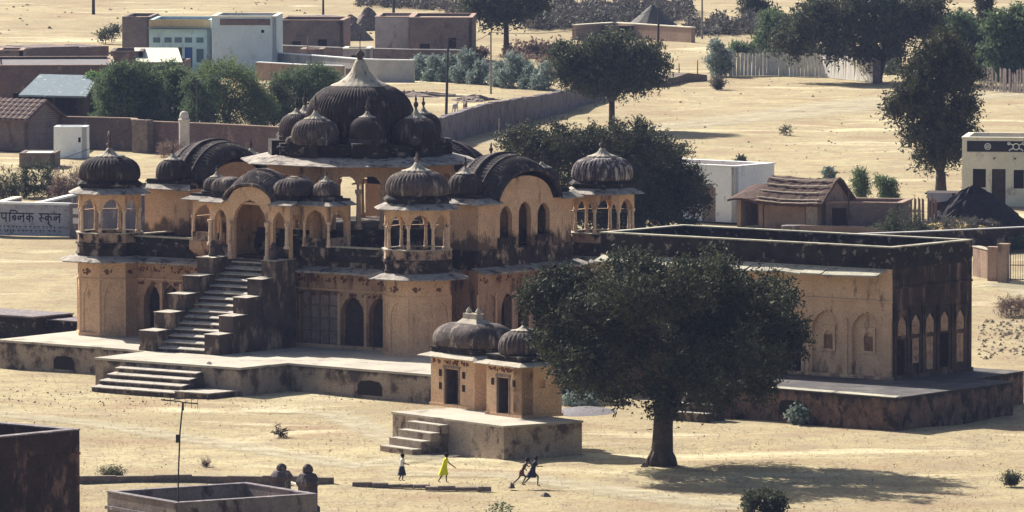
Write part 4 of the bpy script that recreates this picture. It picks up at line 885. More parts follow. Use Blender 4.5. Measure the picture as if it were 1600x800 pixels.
prof = [(-.55, 1.95), (0.0, 2.45), (.6, 2.95), (1.15, 3.4), (Dd / 2, 3.62), (Dd - 1.1, 3.4), (Dd - .5, 2.85), (Dd + .4, 2.1)]
for i in range(nx_ + 1):
    for (y, z) in prof: v.append((-Wd - .4 + i * (Wd + .85) / nx_, y + random.uniform(-.03, .03), z + random.uniform(-.05, .05) - .1 * math.sin(math.pi * i / nx_)))
m8 = len(prof); o2 = len(v)
b.add(v + [(x, y, z - .2) for x, y, z in v], [(i * m8 + j, (i + 1) * m8 + j, (i + 1) * m8 + j + 1, i * m8 + j + 1) for i in range(nx_) for j in range(m8 - 1)] + [(o2 + i * m8 + j + 1, o2 + (i + 1) * m8 + j + 1, o2 + (i + 1) * m8 + j, o2 + i * m8 + j) for i in range(nx_) for j in range(m8 - 1)]
      + [(j, j + 1, o2 + j + 1, o2 + j) for j in range(m8 - 1)] + [(nx_ * m8 + j + 1, nx_ * m8 + j, o2 + nx_ * m8 + j, o2 + nx_ * m8 + j + 1) for j in range(m8 - 1)] + [(i * m8, o2 + i * m8, o2 + (i + 1) * m8, (i + 1) * m8) for i in range(nx_)])
th = b.build('thatch_roof', thatch_m, hut)
for y, z in ((-.35, 2.2), (.15, 2.66), (.65, 3.08), (1.1, 3.45), (-.58, 1.98)):
    b = MB(); b.tube([(-Wd - .35 + k * .75, y + random.uniform(-.02, .02), z - .1 * math.sin(math.pi * k / 7) + random.uniform(-.02, .02)) for k in range(8)], 0.045, 5); b.build('roof_pole', pole_wood, th)
# mud-walled yard with black doorway right of the hut
house('mud_yard_room', 'roofless mud room with a dark doorway beside the thatched hut', 'building', 1290, 361, 'L', 5.3, 4.6, 1.95, -12, brick_far, [(.95, 1.0, 0, 1.6, dark_in, 'door')], 0.3, mud_m, mud_m)
def block_wall(name, label, pts, h, th, mt, capm=None, ch=.1, cat='wall'):
    ps = [P(*p[:2]) for p in pts]; c = ps[0].copy(); r = empty(name, c, 0, label, cat); b = MB(); cb = MB()
    hs = [p[2] if len(p) > 2 else h for p in pts]
    for i in range(len(ps) - 1):
        a, d = ps[i] - c, ps[i + 1] - c; L_ = (d - a).length; an = math.atan2(d.y - a.y, d.x - a.x); n = max(1, int(L_ / 1.5))
        b.at(a.x, a.y, 0, an); cb.M = b.M
        for k in range(n):
            u, v = L_ * k / n, L_ * (k + 1) / n; h0 = hs[i] + (hs[i + 1] - hs[i]) * k / n; h1 = hs[i] + (hs[i + 1] - hs[i]) * (k + 1) / n
            jt = 0 if capm else random.uniform(-.05, .05)
            b.add([(u, 0, -.2), (v, 0, -.2), (v, th, -.2), (u, th, -.2), (u, 0, h0 + jt), (v, 0, h1 + jt), (v, th, h1 + jt), (u, th, h0 + jt)], [(4, 5, 6, 7), (0, 1, 5, 4), (1, 2, 6, 5), (2, 3, 7, 6), (3, 0, 4, 7)])
            if capm: cb.add([(u, -.06, h0 + .002), (v, -.06, h1 + .002), (v, th + .06, h1 + .002), (u, th + .06, h0 + .002), (u, -.06, h0 + ch), (v, -.06, h1 + ch), (v, th + .06, h1 + ch), (u, th + .06, h0 + ch)], [(3, 2, 1, 0), (4, 5, 6, 7), (0, 1, 5, 4), (1, 2, 6, 5), (2, 3, 7, 6), (3, 0, 4, 7)])
    b.build('wall_body', mt, r)
    if capm: cb.build('coping', capm, r)
    return r
block_wall('boundary_wall', 'dark low boundary wall running behind the flat roofed hall', [(1345, 402), (1450, 398), (1620, 390)], 1.5, .4, grime, grey_wall, .07)
block_wall('yard_wall', 'low mud wall in front of the thatched hut', [(1240, 362), (1385, 366)], .45, .35, mud_m)
block_wall('gate_wall', 'short stained buff wall left of the iron gate', [(1520, 428), (1553, 436)], 1.75, .4, ochre_low, lotus_m, .06)
# gate piers and iron gate
for px, py, hh, lab in ((1552, 437, 2.0, 'lower brick gate pier, left of the pair by the iron gate'), (1568, 441, 2.35, 'taller brick gate pier beside the iron gate')):
    b = MB(); b.box(-.3, .3, -.3, .3, -.1, hh); b.box(-.36, .36, -.36, .36, hh + .002, hh + .1); tag(b.build('gate_pier', mud_m, None, P(px, py), R(-20)), lab, 'pier')
gt = empty('iron_gate', P(1578, 442), R(-10), 'black iron bar gate at the right edge behind the hall', 'gate')
b = MB(); b.box(0, .06, 0, .06, .1, 2.1); b.box(2.4, 2.46, 0, .06, .1, 2.1)
for z in (.2, 1.1, 2.0): b.box(.061, 2.399, .01, .05, z, z + .05)
b.build('gate_frame', pole_m, gt)
g0 = None
for k in range(15):
    if g0 is None: b = MB(); b.box(-.013, .013, .06, .085, .15, 2.05); g0 = b.build('gate_bar', pole_m, gt); o = g0
    else: o = g0.copy(); C.objects.link(o)
    o.location.x = .2 + k * .15
# white building at right with painted frieze
s3 = S(318)
wb = house('frieze_house', 'cream house with black frieze painted with white emblems at right edge', 'house', 1503, 322, 'L', 9.5, 6.0, 4.9, -8, cream_m,
           [(1.25, .95, 1.35, 1.35, dark_in, 'window'), (2.65, 1.0, .15, 2.55, darkwood, 'door'), (4.1, .75, 1.3, 1.35, dark_in, 'window'), (6.6, .75, 1.3, 1.35, dark_in, 'window')], 0.6, mud_m, None)
b = MB(); b.box(.35, 9.4, -.03, -.004, 3.95, 4.72); fz = b.build('painted_frieze', black_m, wb)
b = MB(); b.box(-.05, 9.55, -.06, .4, 4.901, 5.0); b.box(-.05, 9.55, 5.7, 6.05, 4.901, 5.0); b.box(-.05, .4, .401, 5.699, 4.901, 4.999); b.box(0, 9.5, -.05, -.002, 3.82, 3.9); b.build('cornice', cream_m, wb)
def emblem(cx, kind):
    b = MB(); z = 4.33
    def ringp(x, zc, r, w_, n=14):
        vs = [];
        for k in range(n): a = 6.2832 * k / n; vs += [(x + r * math.cos(a), -.036, zc + r * math.sin(a)), (x + (r - w_) * math.cos(a), -.036, zc + (r - w_) * math.sin(a))]
        b.add(vs, [(2 * k, 2 * k + 1, (2 * k + 3) % (2 * n), (2 * k + 2) % (2 * n)) for k in range(n)])
    if kind == 0:
        ringp(cx, z, .24, .05)
        b.box(cx - .15, cx + .15, -.037, -.034, z + .07, z + .11); b.box(cx - .15, cx + .15, -.037, -.034, z - .02, z + .02); b.box(cx - .15, cx + .15, -.037, -.034, z - .11, z - .07)
    else:
        ringp(cx, z, .26, .07)
        for sx in (-1, 1):
            for sz in (-1, 1): b.tube([(cx + sx * .2, -.036, z + sz * .12), (cx + sx * .42, -.036, z + sz * .2), (cx + sx * .5, -.036, z + sz * .3)], [.05, .04, .07], 5)
            ringp(cx + sx * .52, z + .22, .12, .07, 8)
    b.build('white_emblem', paint_w, fz)
emblem(1.85, 0); emblem(3.9, 1); emblem(5.75, 0)
for x in (2.3, 3.8): b = MB(); b.box(x, x + .1, -.75, 0, 3.45, 3.53); b.build('rain_spout', darkwood, wb)
# small wood shed behind the brushwood heap, with its plank fence
def planks(name, label, pts, h, pw, gap, mt, post=None, jig=.12):
    ps = [P(*p) for p in pts]; c = ps[0].copy(); r = empty(name, c, 0, label, 'fence'); protos = []
    for q in range(4):
        b = MB(); hh = h * (1 + random.uniform(-jig, jig)); b.add([(0, 0, 0), (pw, 0, 0), (pw, .05, 0), (0, .05, 0), (.01, 0, hh), (pw * .9, 0, hh * (1 - .05 * q)), (pw * .9, .05, hh * (1 - .05 * q)), (.01, .05, hh)], [(4, 5, 6, 7), (0, 1, 5, 4), (1, 2, 6, 5), (2, 3, 7, 6), (3, 0, 4, 7)]); protos.append(b)
    first = [None] * 4; n = 0
    for i in range(len(ps) - 1):
        a, d = ps[i] - c, ps[i + 1] - c; L_ = (d - a).length; an = math.atan2(d.y - a.y, d.x - a.x); u = 0
        while u < L_:
            q = random.randint(0, 3)
            if first[q] is None: o = protos[q].build('plank', mt, r); first[q] = o
            else: o = first[q].copy(); C.objects.link(o)
            dirv = (d - a) / L_; o.location = (a.x + dirv.x * u, a.y + dirv.y * u, 0); o.rotation_euler = (R(random.uniform(-2, 2)), R(random.uniform(-1.5, 1.5)), an)
            u += pw + gap * random.uniform(.3, 1.8); n += 1
    return r
plank_w = mat('pale_stone_planks', (0.66, 0.64, 0.60), (0.54, 0.52, 0.50), 1.5, (0.4, 0.37, 0.35), .3, 3, .3, grain=.12)
plank_d = mat('brown_planks', (0.30, 0.2, 0.16), (0.2, 0.13, 0.11), 3, (0.4, 0.3, 0.25), .3, 4, .2)
planks('slab_fence', 'pale upright stone slab fence along the far field', [(1139, 119), (1200, 118), (1280, 120), (1366, 129)], 2.15, .36, .025, plank_w, jig=.05)
planks('slab_fence', 'stretch of pale slab fence at the far right edge', [(1530, 141), (1610, 147)], 2.1, .3, .18, mat('greyed_planks', (0.34, 0.29, 0.27), (0.2, 0.16, 0.15), 2.5))
planks('plank_fence', 'rough brown stake fence left of the brushwood heap', [(1396, 352), (1462, 352)], 1.9, .2, .1, plank_d)
block_wall('fence_pier', 'dark stone pier ending the pale slab fence', [(1364, 131), (1376, 131)], 2.2, .5, rubble_m, cat='pier')
r = empty('wood_shed', P(1452, 350), R(-8), 'little dark roofed shed behind the brushwood heap', 'shed')
b = MB(); b.box(0, 2.2, 0, 2, 0, 2.1); b.build('wall', darkwood, r); b = MB(); b.box(-.3, 2.6, -.3, 2.3, 2.101, 2.2); b.build('roof', darkwood, r)
b = MB(); b.add([(-.1, -.35, 2.2), (1.6, -.35, 2.2), (1.7, -.5, 1.7), (.3, -.45, 1.5), (-.2, -.4, 1.9)], [(0, 1, 2, 3, 4)]); b.build('tarpaulin', grey_wall, r)
# heaps
def heap(name, label, cat, px, py, w_, d_, h, mt, seed=1, rough=.12, peak=1.2, n=40, group=None, rz=0):
    rr = random.Random(seed); b = MB(); b.smooth = False; rings = 9; vs = []
    off = [rr.uniform(0, 6) for _ in range(6)]
    for j in range(rings + 1):
        t = j / rings
        for k in range(n):
            a = 6.2832 * k / n; q = (1 - t) * (1 + rough * (math.sin(3 * a + off[0]) + math.sin(5 * a + off[1]) * .6 + rr.uniform(-.5, .5)))
            z = h * (1 - (1 - t) ** peak) * (1 + rr.uniform(-rough, rough) * .6) - .05
            vs.append((q * w_ / 2 * math.cos(a), q * d_ / 2 * math.sin(a), z))
    b.add(vs, [(j * n + k, j * n + (k + 1) % n, (j + 1) * n + (k + 1) % n, (j + 1) * n + k) for j in range(rings) for k in range(n)])
    o = b.build(name, mt, None, P(px, py), rz); return tag(o, label, cat, group)
heap('brushwood_heap', 'tall dark conical heap of brushwood before the cream frieze house', 'heap', 1520, 352, 6.8, 5, 2.7, coal_m, 4, .12, 1.45, 60)
heap('straw_heap', 'low yellow straw heap at the foot of the dark brushwood', 'heap', 1492, 357, 4.6, 3, .65, straw_m, 5, .2, 1.6)
heap('straw_heap', 'thin yellow straw scatter at the right edge by the cream house', 'heap', 1592, 350, 3.0, 3, .5, straw_m, 6, .2, 1.6)
heap('gravel_heap', 'flat oval heap of grey gravel behind the shrine platform', 'heap', 918, 642, 3.2, 5.5, .22, dung_m, 7, .05, 2.0)
heap('dung_heap', 'small pale heap of cut fodder left of the straw', 'heap', 1240, 356, 1.8, 2, .4, leaf_dry, 8, .2)
b = MB(); b.smooth = True; b.lathe([(.5, 0), (.62, .2), (.66, .6), (.7, .62), (.6, .66)], 14); tag(b.build('stone_trough', slab_dk, None, P(1236, 367)), 'round grey water trough before the thatched hut', 'trough')

# foreground roofs
FH = 5.75
fg_wall = mat('foreground_black_wall', (0.055, 0.035, 0.032), (0.028, 0.02, 0.02), 1.3, (0.17, 0.10, 0.08), 0.38, 1.5, 0.5, grain=.3)
fr = empty('foreground_house', P(125, 880), R(138), 'dark blackened parapet house cut by the lower left corner', 'house')
b = MB(); b.box(0, 9, 0, .4, -.5, FH); b.box(0, .4, .4, 9, -.5, FH - .001); b.box(8.6, 9, .4, 9, -.5, FH - .001); b.box(.4, 8.6, 8.6, 9, -.5, FH - .001); b.build('wall', fg_wall, fr)
b = MB(); b.box(-.03, 9.03, -.03, .43, FH + .001, FH + .06); b.box(-.03, .43, .431, 9, FH + .001, FH + .06); b.box(.44, 9, 8.57, 9.03, FH + .001, FH + .06); b.build('coping', slab_dk, fr)
b = MB(); b.box(0, 9, -.06, -.001, FH - 1.05, FH - .95); b.box(-.06, -.001, 0, 9, FH - 1.05, FH - .95); b.build('string_course', fg_wall, fr)
b = MB(); b.box(.4, 8.6, .4, 8.6, FH - 1.0, FH - .9); b.build('roof', fg_wall, fr)
fr2 = empty('foreground_rooftop', P(276, 862), R(-57), 'grey parapet of a flat roof at the bottom edge, open to the sky', 'house')
RH = 2.1; b = MB(); b.box(-6.0, 0, 0, .3, -1, RH); b.box(-.3, 0, .3, 7.2, -1, RH - .001); b.box(-6.0, -5.7, .3, 7.2, -1, RH - .001); b.box(-5.7, -.3, 6.9, 7.2, -1, RH - .001); b.build('wall', mat('foreground_grey_wall', (0.24, 0.2, 0.185), (0.17, 0.14, 0.13), 1, (0.06, 0.045, 0.045), .38, 1.5, .6), fr2)
b = MB(); b.box(-6.03, .03, -.03, .32, RH + .001, RH + .05); b.box(-.32, .03, .321, 7.2, RH + .001, RH + .05); b.box(-6.03, -5.68, .321, 7.2, RH + .001, RH + .05); b.box(-5.68, -.32, 6.88, 7.23, RH + .001, RH + .05); b.build('coping', slab_dk, fr2)
b = MB(); b.box(-5.7, -.3, .3, 6.9, RH - 1.1, RH - .9); b.build('roof', terr_wall, fr2); b = MB(); b.box(-6.1, 0.08, -.08, -.001, RH - .75, RH - .6); b.build('string_course', slab_dk, fr2)
# aerial mast on the roof
mst = empty('aerial_mast', P(277, 862), 0, 'thin bent aerial mast with wire elements on the foreground roof', 'aerial')
zt = (862 - 628) / 36.0; b = MB(); b.tube([(.0, .3, 1), (.05, .3, 3.5), (.12, .3, 5.2), (.25, .3, zt)], .035, 6); b.build('mast', pole_m, mst)
b = MB(); b.tube([(-.7, .3, zt + .12), (.1, .3, zt + .05), (.25, .3, zt), (.9, .3, zt - .05)], .03, 5); b.tube([(-.15, .3, zt + .15), (.9, .25, zt + .22)], .025, 5); b.tube([(.25, .3, zt), (.25, .3, zt - .35)], .05, 5); b.build('antenna', pole_m, mst)
for dx, l in ((.9, .65), (.62, .5), (.35, .35), (-.3, .2)):
    b = MB(); b.tube([(dx, .3, zt + .25), (dx, .3, zt - l * .5)], .012, 4); b.build('antenna_rod', pole_m, mst)
b = MB(); b.box(-.06, .1, .2, .38, zt - 1.75, zt - 1.4); b.build('clamp_box', pole_m, mst)
# kerbs
block_wall('low_kerb', 'long low dark kerb line behind the foreground roof', [(122, 755), (300, 752), (520, 756)], .28, .3, rubble_m, cat='kerb')
for x0_, x1_, y_, lab in ((550, 662, 758, 'low line of weathered footing stones under the white shirted child'), (664, 752, 763, 'shorter line of footing stones under the child in yellow')):
    a_ = P(x0_, y_); c_ = P(x1_, y_ + 2); r = empty('stone_footing', a_, 0, lab, 'footing'); L_ = (c_ - a_).length; dv = (c_ - a_) / L_; u = 0
    while u < L_:
        l = random.uniform(.4, 1.1); hh_ = random.uniform(.05, .13); q = [random.uniform(-.04, .04) for _ in range(8)]; b = MB()
        b.add([(0, q[0], -.1), (l, q[1], -.1), (l, .4 + q[2], -.1), (0, .4 + q[3], -.1), (.02, .03 + q[4], hh_ + q[5] * .5), (l - .03, .03, hh_ + q[6] * .5), (l - .02, .36, hh_ + q[7] * .5), (.02, .35, hh_)], [(3, 2, 1, 0), (4, 5, 6, 7), (0, 1, 5, 4), (1, 2, 6, 5), (2, 3, 7, 6), (3, 0, 4, 7)])
        b.build('stone', rubble_m, r, tuple(dv * u), random.uniform(-.06, .06)); u += l + random.uniform(-.04, .015)
# masonry tank left of the cenotaph
tk = empty('masonry_tank', P(52, 531), ROT, 'low dark masonry block left of the cenotaph', 'block')
b = MB(); b.box(-6.5, 0, 0, 3.5, 0, 1.25); b.box(0.0, 3.0, 1.2, 3.4, 0, 1.05); b.build('block_body', parapet_m, tk); b = MB(); b.box(-6.55, .05, -.05, 3.55, 1.251, 1.34); b.box(.051, 3.05, 1.15, 3.45, 1.051, 1.12); b.build('slab_top', slab_dk, tk)

# sign wall with painted letters
sg = P(110, 370); ws = empty('sign_wall', sg, R(-17), 'grey wall with the painted Hindi school sign', 'wall')
b = MB(); b.box(-7, 0, 0, .3, 0, 2.15); b.build('wall_body', sign_m, ws); b = MB(); b.box(-7, .02, -.05, .36, 2.151, 2.3); b.build('coping', white_m, ws)
LET = {
 'cha': (0.95, [[(0, 1), (.95, 1)], [(.78, 1), (.78, 0)], [(.05, .62), (.78, .62)], [(.3, .62), (.2, .3), (.45, .12), (.78, .3)]]),
 'ii': (0.55, [[(0, 1), (.5, 1)], [(.28, 0), (.28, 1), (.15, 1.25), (-.2, 1.3), (-.4, 1.05)]]),
 'pa': (0.85, [[(0, 1), (.85, 1)], [(.68, 1), (.68, 0)], [(.15, 1), (.15, .5), (.35, .36), (.68, .45)]]),
 'i': (0.4, [[(0, 1), (.4, 1)], [(.2, 0), (.2, 1), (.35, 1.35), (.95, 1.3), (1.25, 1.0)]]),
 'ba': (0.62, [[(0, 1), (.62, 1)], [(.55, .5), (.4, .78), (.12, .62), (.15, .3), (.42, .2), (.55, .5)], [(.15, .68), (.5, .3)]]),
 'la': (0.95, [[(0, 1), (.95, 1)], [(.8, 1), (.8, 0)], [(.35, .35), (.1, .3), (.12, .62), (.36, .68), (.42, .35), (.45, .62), (.62, .72), (.8, .55)]]),
 'ka': (1.0, [[(0, 1), (1, 1)], [(.5, 1), (.5, 0)], [(.5, .62), (.25, .72), (.08, .45), (.28, .28), (.5, .5)], [(.5, .62), (.75, .7), (.92, .5), (.82, .22)]]),
 'sa': (0.62, [[(0, 1), (.62, 1)], [(.2, .95), (.38, .75), (.28, .5), (.08, .45), (.4, .05)], [(.28, .5), (.62, .5)]]),
 'uu': (0.0, [[(-.5, 0), (-.68, -.15), (-.4, -.32), (-.15, -.45)]]),
}
b = MB(); x = -6.35; hh = .58
for w_ in (('cha', 'ii'), ('pa', 'i', 'ba', 'la', 'ka'), ('sa', 'ka', 'uu', 'la')):
    for g_ in w_:
        adv, stks = LET[g_]
        for stx in stks:
            for (a, c), (d, e) in zip(stx[:-1], stx[1:]):
                p0 = Vector((x + a * hh * 1.0, 0, .95 + c * hh)); p1 = Vector((x + d * hh, 0, .95 + e * hh)); dv = (p1 - p0); n_ = Vector((-dv.z, 0, dv.x)).normalized() * .045; ex = dv.normalized() * .02
                p0 -= ex; p1 += ex
                b.add([(q_.x, -.006, q_.z) for q_ in (p0 - n_, p1 - n_, p1 + n_, p0 + n_)], [(0, 1, 2, 3)])
        x += adv * hh * 1.12
    x += .3
b.build('painted_letters', ink_m, ws)
b = MB(); rg = random.Random(9)
for row, z_ in ((0, .62), (1, .36)):
    xx = -6.4
    while xx < -.6:
        l = rg.uniform(.1, .3); b.add([(xx, -.006, z_), (xx + l, -.006, z_), (xx + l, -.006, z_ + .05), (xx, -.006, z_ + .05)], [(0, 1, 2, 3)])
        b.add([(xx + l * .5, -.007, z_ - .1), (xx + l * .5 + .04, -.007, z_ - .1), (xx + l * .5 + .04, -.007, z_ + .03), (xx + l * .5, -.007, z_ + .03)], [(0, 1, 2, 3)]); xx += l + rg.uniform(.05, .2)
b.build('small_lettering', ink_m, ws)
pb = empty('notice_pier', P(117, 371), R(-17), 'dark pier with pasted notices beside the school sign', 'pier')
b = MB(); b.box(-.35, .75, -.1, .6, 0, 2.3); b.build('pier_body', slab_dk, pb); b = MB(); b.box(-.1, .3, -.12, -.102, 1.6, 2.0); b.box(-.1, .3, -.12, -.102, .95, 1.35); b.build('notice', paint_w, pb)
house('sign_outbuilding', 'dark low room with pale roof edge behind the left kiosk', 'building', 120, 363, 'L', 5.0, 3, 2.6, -10, slab_dk, (), .2, slab_dk, white_m)
block_wall('garden_wall', 'thin pale topped wall slanting behind the school sign', [(36, 352), (128, 330)], 1.2, .3, slab_dk, white_m, .14)
block_wall('garden_wall', 'short pale topped wall at the left edge above the sign', [(-10, 352), (34, 340)], 1.4, .5, slab_dk, cream_m, .1)

# ------------------------------------------------------------------ village behind (left)
def m(px, y): return px / S(y)
house('brick_house', 'long low brick house with grey flat roof at the left edge', 'house', -6, 178, 'L', m(185, 178) / .99, 16, 4.2, 4, brick_m, [(2.0, 1.0, .4, 1.4, dark_in, 'window'), (4.2, 1.0, .4, 1.4, dark_in, 'window'), (5.8, .8, .4, 1.4, dark_in, 'window')], .15, mat('grey_roofing', (0.17, 0.155, 0.16), (0.13, 0.12, 0.125), .8), mud_m)
r = house('brick_room', 'square brick room with pale slanting sheet roof', 'house', 173, 150, 'L', m(50, 150), 7, 4.1, 0, brick_m, (), .3, mud_m)
r = house('brick_annexe', 'dark brick annexe under the pale slanting sheet', 'house', 221, 152, 'L', m(63, 152), 8, 3.2, -4, brick_far, [(1.8, .8, 0, 1.7, dark_in, 'door')], None)
b = MB(); W2 = m(66, 152); b.add([(-.4, -.5, 3.25), (W2, -.5, 3.25), (W2 - 1.4, 8.2, 4.15), (-1.6, 8.2, 4.15), (-.4, -.5, 3.15), (W2, -.5, 3.15), (W2 - 1.4, 8.2, 4.05), (-1.6, 8.2, 4.05)], [(0, 1, 2, 3), (7, 6, 5, 4), (0, 4, 5, 1), (1, 5, 6, 2), (2, 6, 7, 3), (3, 7, 4, 0)]); b.build('sheet_roof', tin_m, r)
# slate shed
r = empty('slate_roof_shed', P(36, 200), R(-4), 'open dark shed under a blue grey sheet roof', 'shed'); W2 = m(95, 195)
b = MB(); b.box(0, .3, 0, 6, 0, 2.9); b.box(W2 - .5, W2, 0, 6, 0, 2.9); b.box(.3, W2 - .5, 5.7, 6, 0, 3.6); b.box(W2 * .48, W2 * .48 + .2, 0, .2, 0, 2.9); b.build('wall', darkwood, r)
b = MB(); b.cur = 0
b.add([(-.3, -.6, 2.85), (W2 + .3, -.6, 2.75), (W2 + .6, 5.8, 4.2), (.7, 5.8, 4.3), (-.3, -.6, 2.7), (W2 + .3, -.6, 2.6), (W2 + .6, 5.8, 4.05), (.7, 5.8, 4.15)], [(0, 1, 2, 3), (7, 6, 5, 4), (0, 4, 5, 1), (1, 5, 6, 2), (2, 6, 7, 3), (3, 7, 4, 0)]); b.build('sheet_roof', slate_m, r)
b = MB(); b.smooth = True; b.lathe([(.25, 0), (.3, .3), (.2, .5), (.26, .8), (.12, 1.0)], 8); b.build('milk_pot', paint_w, r, (1.1, .4, 0))
# gabled tile house
r = empty('tiled_house', P(42, 236), R(-32), 'gabled house with brown clay tile roof at the left edge', 'house')
b = MB(); gw = 4.6; gl = 9
b.box(-gl, 0, 0, .3, 0, 2.7); b.box(-gl, 0, gw - .3, gw, 0, 2.7)
b.add([(0, 0, 0), (0, gw, 0), (0, gw, 2.7), (0, gw / 2, 3.95), (0, 0, 2.7), (-.3, 0.0, 0), (-.3, gw, 0), (-.3, gw, 2.7), (-.3, gw / 2, 3.95), (-.3, 0, 2.7)], [(0, 1, 2, 3, 4), (9, 8, 7, 6, 5)] + [(i, 5 + i, 5 + (i + 1) % 5, (i + 1) % 5) for i in range(5)])
b.build('wall', brick_far, r)
for sgy, ya, yb_ in ((1, -.5, gw / 2), (-1, gw + .5, gw / 2)):
    b = MB(); K = 18
    for i in range(K):
        for j in range(5):
            t0_, t1_ = j / 5, (j + 1) / 5 + .04; x_ = -gl - .3 + i * (gl + .75) / K; wd = (gl + .75) / K * .9
            def pt(t, lift): return (ya + (yb_ - ya) * min(t, 1), 2.55 + (4.05 - 2.55) * min(t, 1) + lift)
            y0_, z0_ = pt(t0_, .07); y1_, z1_ = pt(t1_, .0)
            b.add([(x_, y0_, z0_), (x_ + wd / 2, y0_, z0_ + .07), (x_ + wd, y0_, z0_), (x_, y1_, z1_), (x_ + wd / 2, y1_, z1_ + .07), (x_ + wd, y1_, z1_)], [(0, 1, 4, 3), (1, 2, 5, 4)])
    b.add([(-gl - .35, ya, 2.5), (.45, ya, 2.5), (.45, yb_, 4.0), (-gl - .35, yb_, 4.0), (-gl - .35, ya, 2.38), (.45, ya, 2.38), (.45, yb_, 3.88), (-gl - .35, yb_, 3.88)], [(0, 1, 2, 3), (7, 6, 5, 4), (0, 4, 5, 1), (1, 5, 6, 2), (2, 6, 7, 3), (3, 7, 4, 0)])
    tag(b.build('tile_roof', tile_m, r), kind='stuff')
house('buff_room', 'buff plastered room with a brown shutter, lower left edge of village', 'house', -5, 233, 'L', m(47, 233), 3, 2.1, 0, mud_m, [(.75, 1.0, .9, .9, darkwood, 'shutter')], .2)
wc = house('white_cubicle', 'small white cubicle with a tiny vent beside the gabled house', 'hut', 84, 247, 'L', m(51, 245), 2.4, 2.5, -3, white_m, [(2.05, .2, 1.25, .4, dark_in, 'vent')], .1, white_m)
house('flat_pen', 'low dark pen with stones on its pale roof', 'shed', 30, 262, 'L', m(56, 262), 4, 1.15, -3, rubble_m, (), .05, cream_m)
block_wall('brick_yard_wall', 'long red brick wall behind the left kiosk', [(88, 231), (205, 234), (209, 236)], 2.5, .35, brick_m, mud_m, .08)
block_wall('brick_yard_wall', 'red brick wall stretch between the dark gap and the round pillar', [(232, 236), (330, 240), (440, 246)], 2.35, .35, brick_m, mud_m, .08)
block_wall('rubble_pier', 'dark rubble pier in the gap of the brick wall', [(206, 237), (230, 238)], 2.6, .8, rubble_m, cat='pier')
b = MB(); b.lathe([(.42, 0), (.42, 2.9), (.48, 2.95), (.48, 3.05), (.36, 3.1), (.38, 3.35), (.28, 3.6), (.1, 3.7)], 16); b.smooth = True; tag(b.build('round_top_pillar', slab_m, None, P(288, 246)), 'pale square pillar with rounded top behind the domes', 'pillar')
# blue house
s_ = S(118)
bh = house('blue_house', 'pale blue house front with buff band and painted shutters', 'house', 233, 115, 'L', m(97, 115), 9, m(84, 115), -3, cyan_m,
     [(m(12, 115), .7, 1.1, 1.3, greyblue, 'shutter'), (m(30, 115), .7, 1.1, 1.3, greyblue, 'shutter'), (m(46, 115), .7, .55, 2.0, darkwood, 'door'), (m(62, 115), .75, .55, 2.0, blue_door, 'door'), (m(80, 115), .7, 1.1, 1.3, greyblue, 'shutter')], .3, mud_m, None)
b = MB(); Wb = m(97, 115); b.box(0, Wb, -.05, -.003, m(72, 115), m(84, 115) + .05); b.build('buff_band', yellow_band, bh); b = MB(); b.box(-.05, Wb + .05, -.55, -.051, m(70, 115), m(71.5, 115)); b.build('dark_eave', greyblue, bh)
for xx in (12, 30, 46, 62, 80): b = MB(); b.box(m(xx, 115) - .35, m(xx, 115) + .35, -.02, -.002, 3.0, 3.5); b.build('fanlight', greyblue, bh)
house('blue_house_brick_end', 'plain brick end block left of the blue house', 'building', 191, 100, 'L', m(44, 100), 9, m(74, 100), -3, brick_far, (), .3)
ws2 = house('whitewashed_house', 'tall bluish white house wall with dark brick panel on top', 'house', 331, 118, 'L', m(101, 118), 8, m(92, 118), -3, mat('blue_white_wash', (0.60, 0.70, 0.76), (0.52, 0.62, 0.70), .6, (0.4, 0.46, 0.5), .25, 1, .6, grain=.1), [(m(80, 118), .3, 4.1, .3, dark_in, 'vent')], .3, mud_m, cream_m)
b = MB(); b.box(.8, m(92, 118), -.04, -.003, m(79, 118), m(89, 118)); b.build('brick_panel', brick_far, ws2)
house('ruined_brick_house', 'long brown brick house with small dark windows behind the main dome', 'house', 432, 94, 'L', m(105, 94), 8, m(62, 94), -4, brick_far, [(2.0, .9, .3, 1.6, dark_in, 'door'), (4.6, .9, 1.0, 1.1, dark_in, 'window')], .3, mud_m, mud_m)
house('mud_house', 'pale plastered cube house right of the haystacks', 'house', 586, 95, 'L', m(58, 95), 9, m(68, 95), -2, mat('pale_mauve_plaster', (0.42, 0.38, 0.38), (0.34, 0.3, 0.31), .8, (0.22, 0.18, 0.19), .3, 1, .7), (), .2, mud_m, mud_m)
house('mud_house', 'brown two storey mud house behind the grey hedge', 'house', 640, 100, 'L', m(98, 100), 10, m(72, 100), -2, brick_far, [(1.5, 1.0, .2, 1.8, dark_in, 'door'), (4.2, .8, 1.6, 1.0, dark_in, 'window')], .2, mud_m, mud_m)
block_wall('brick_court_wall', 'brown court wall running below the ruined brick house', [(430, 98), (530, 102), (640, 105), (720, 106)], 1.7, .35, brick_far, grey_wall, .08)
block_wall('grey_court_wall', 'long grey lime wall behind the main dome', [(432, 116), (500, 121), (560, 126), (590, 127), (646, 128)], 2.0, .4, grey_wall, white_m, .1)
block_wall('grey_court_wall', 'lower grey wall behind the green trees left of the dome', [(400, 124), (470, 128), (535, 130)], 1.6, .4, mud_m, white_m, .08)
block_wall('grey_court_wall', 'small dark doorway block in the grey wall', [(540, 131), (557, 131)], 1.5, .5, brick_far)
block_wall('far_roof_line', 'low brown roofline behind the left houses', [(30, 96), (170, 92)], 1.3, 6, brick_far)
block_wall('far_roof_line', 'thin dark roofline behind the blue house', [(365, 45), (540, 42)], 1.1, 5, brick_far)
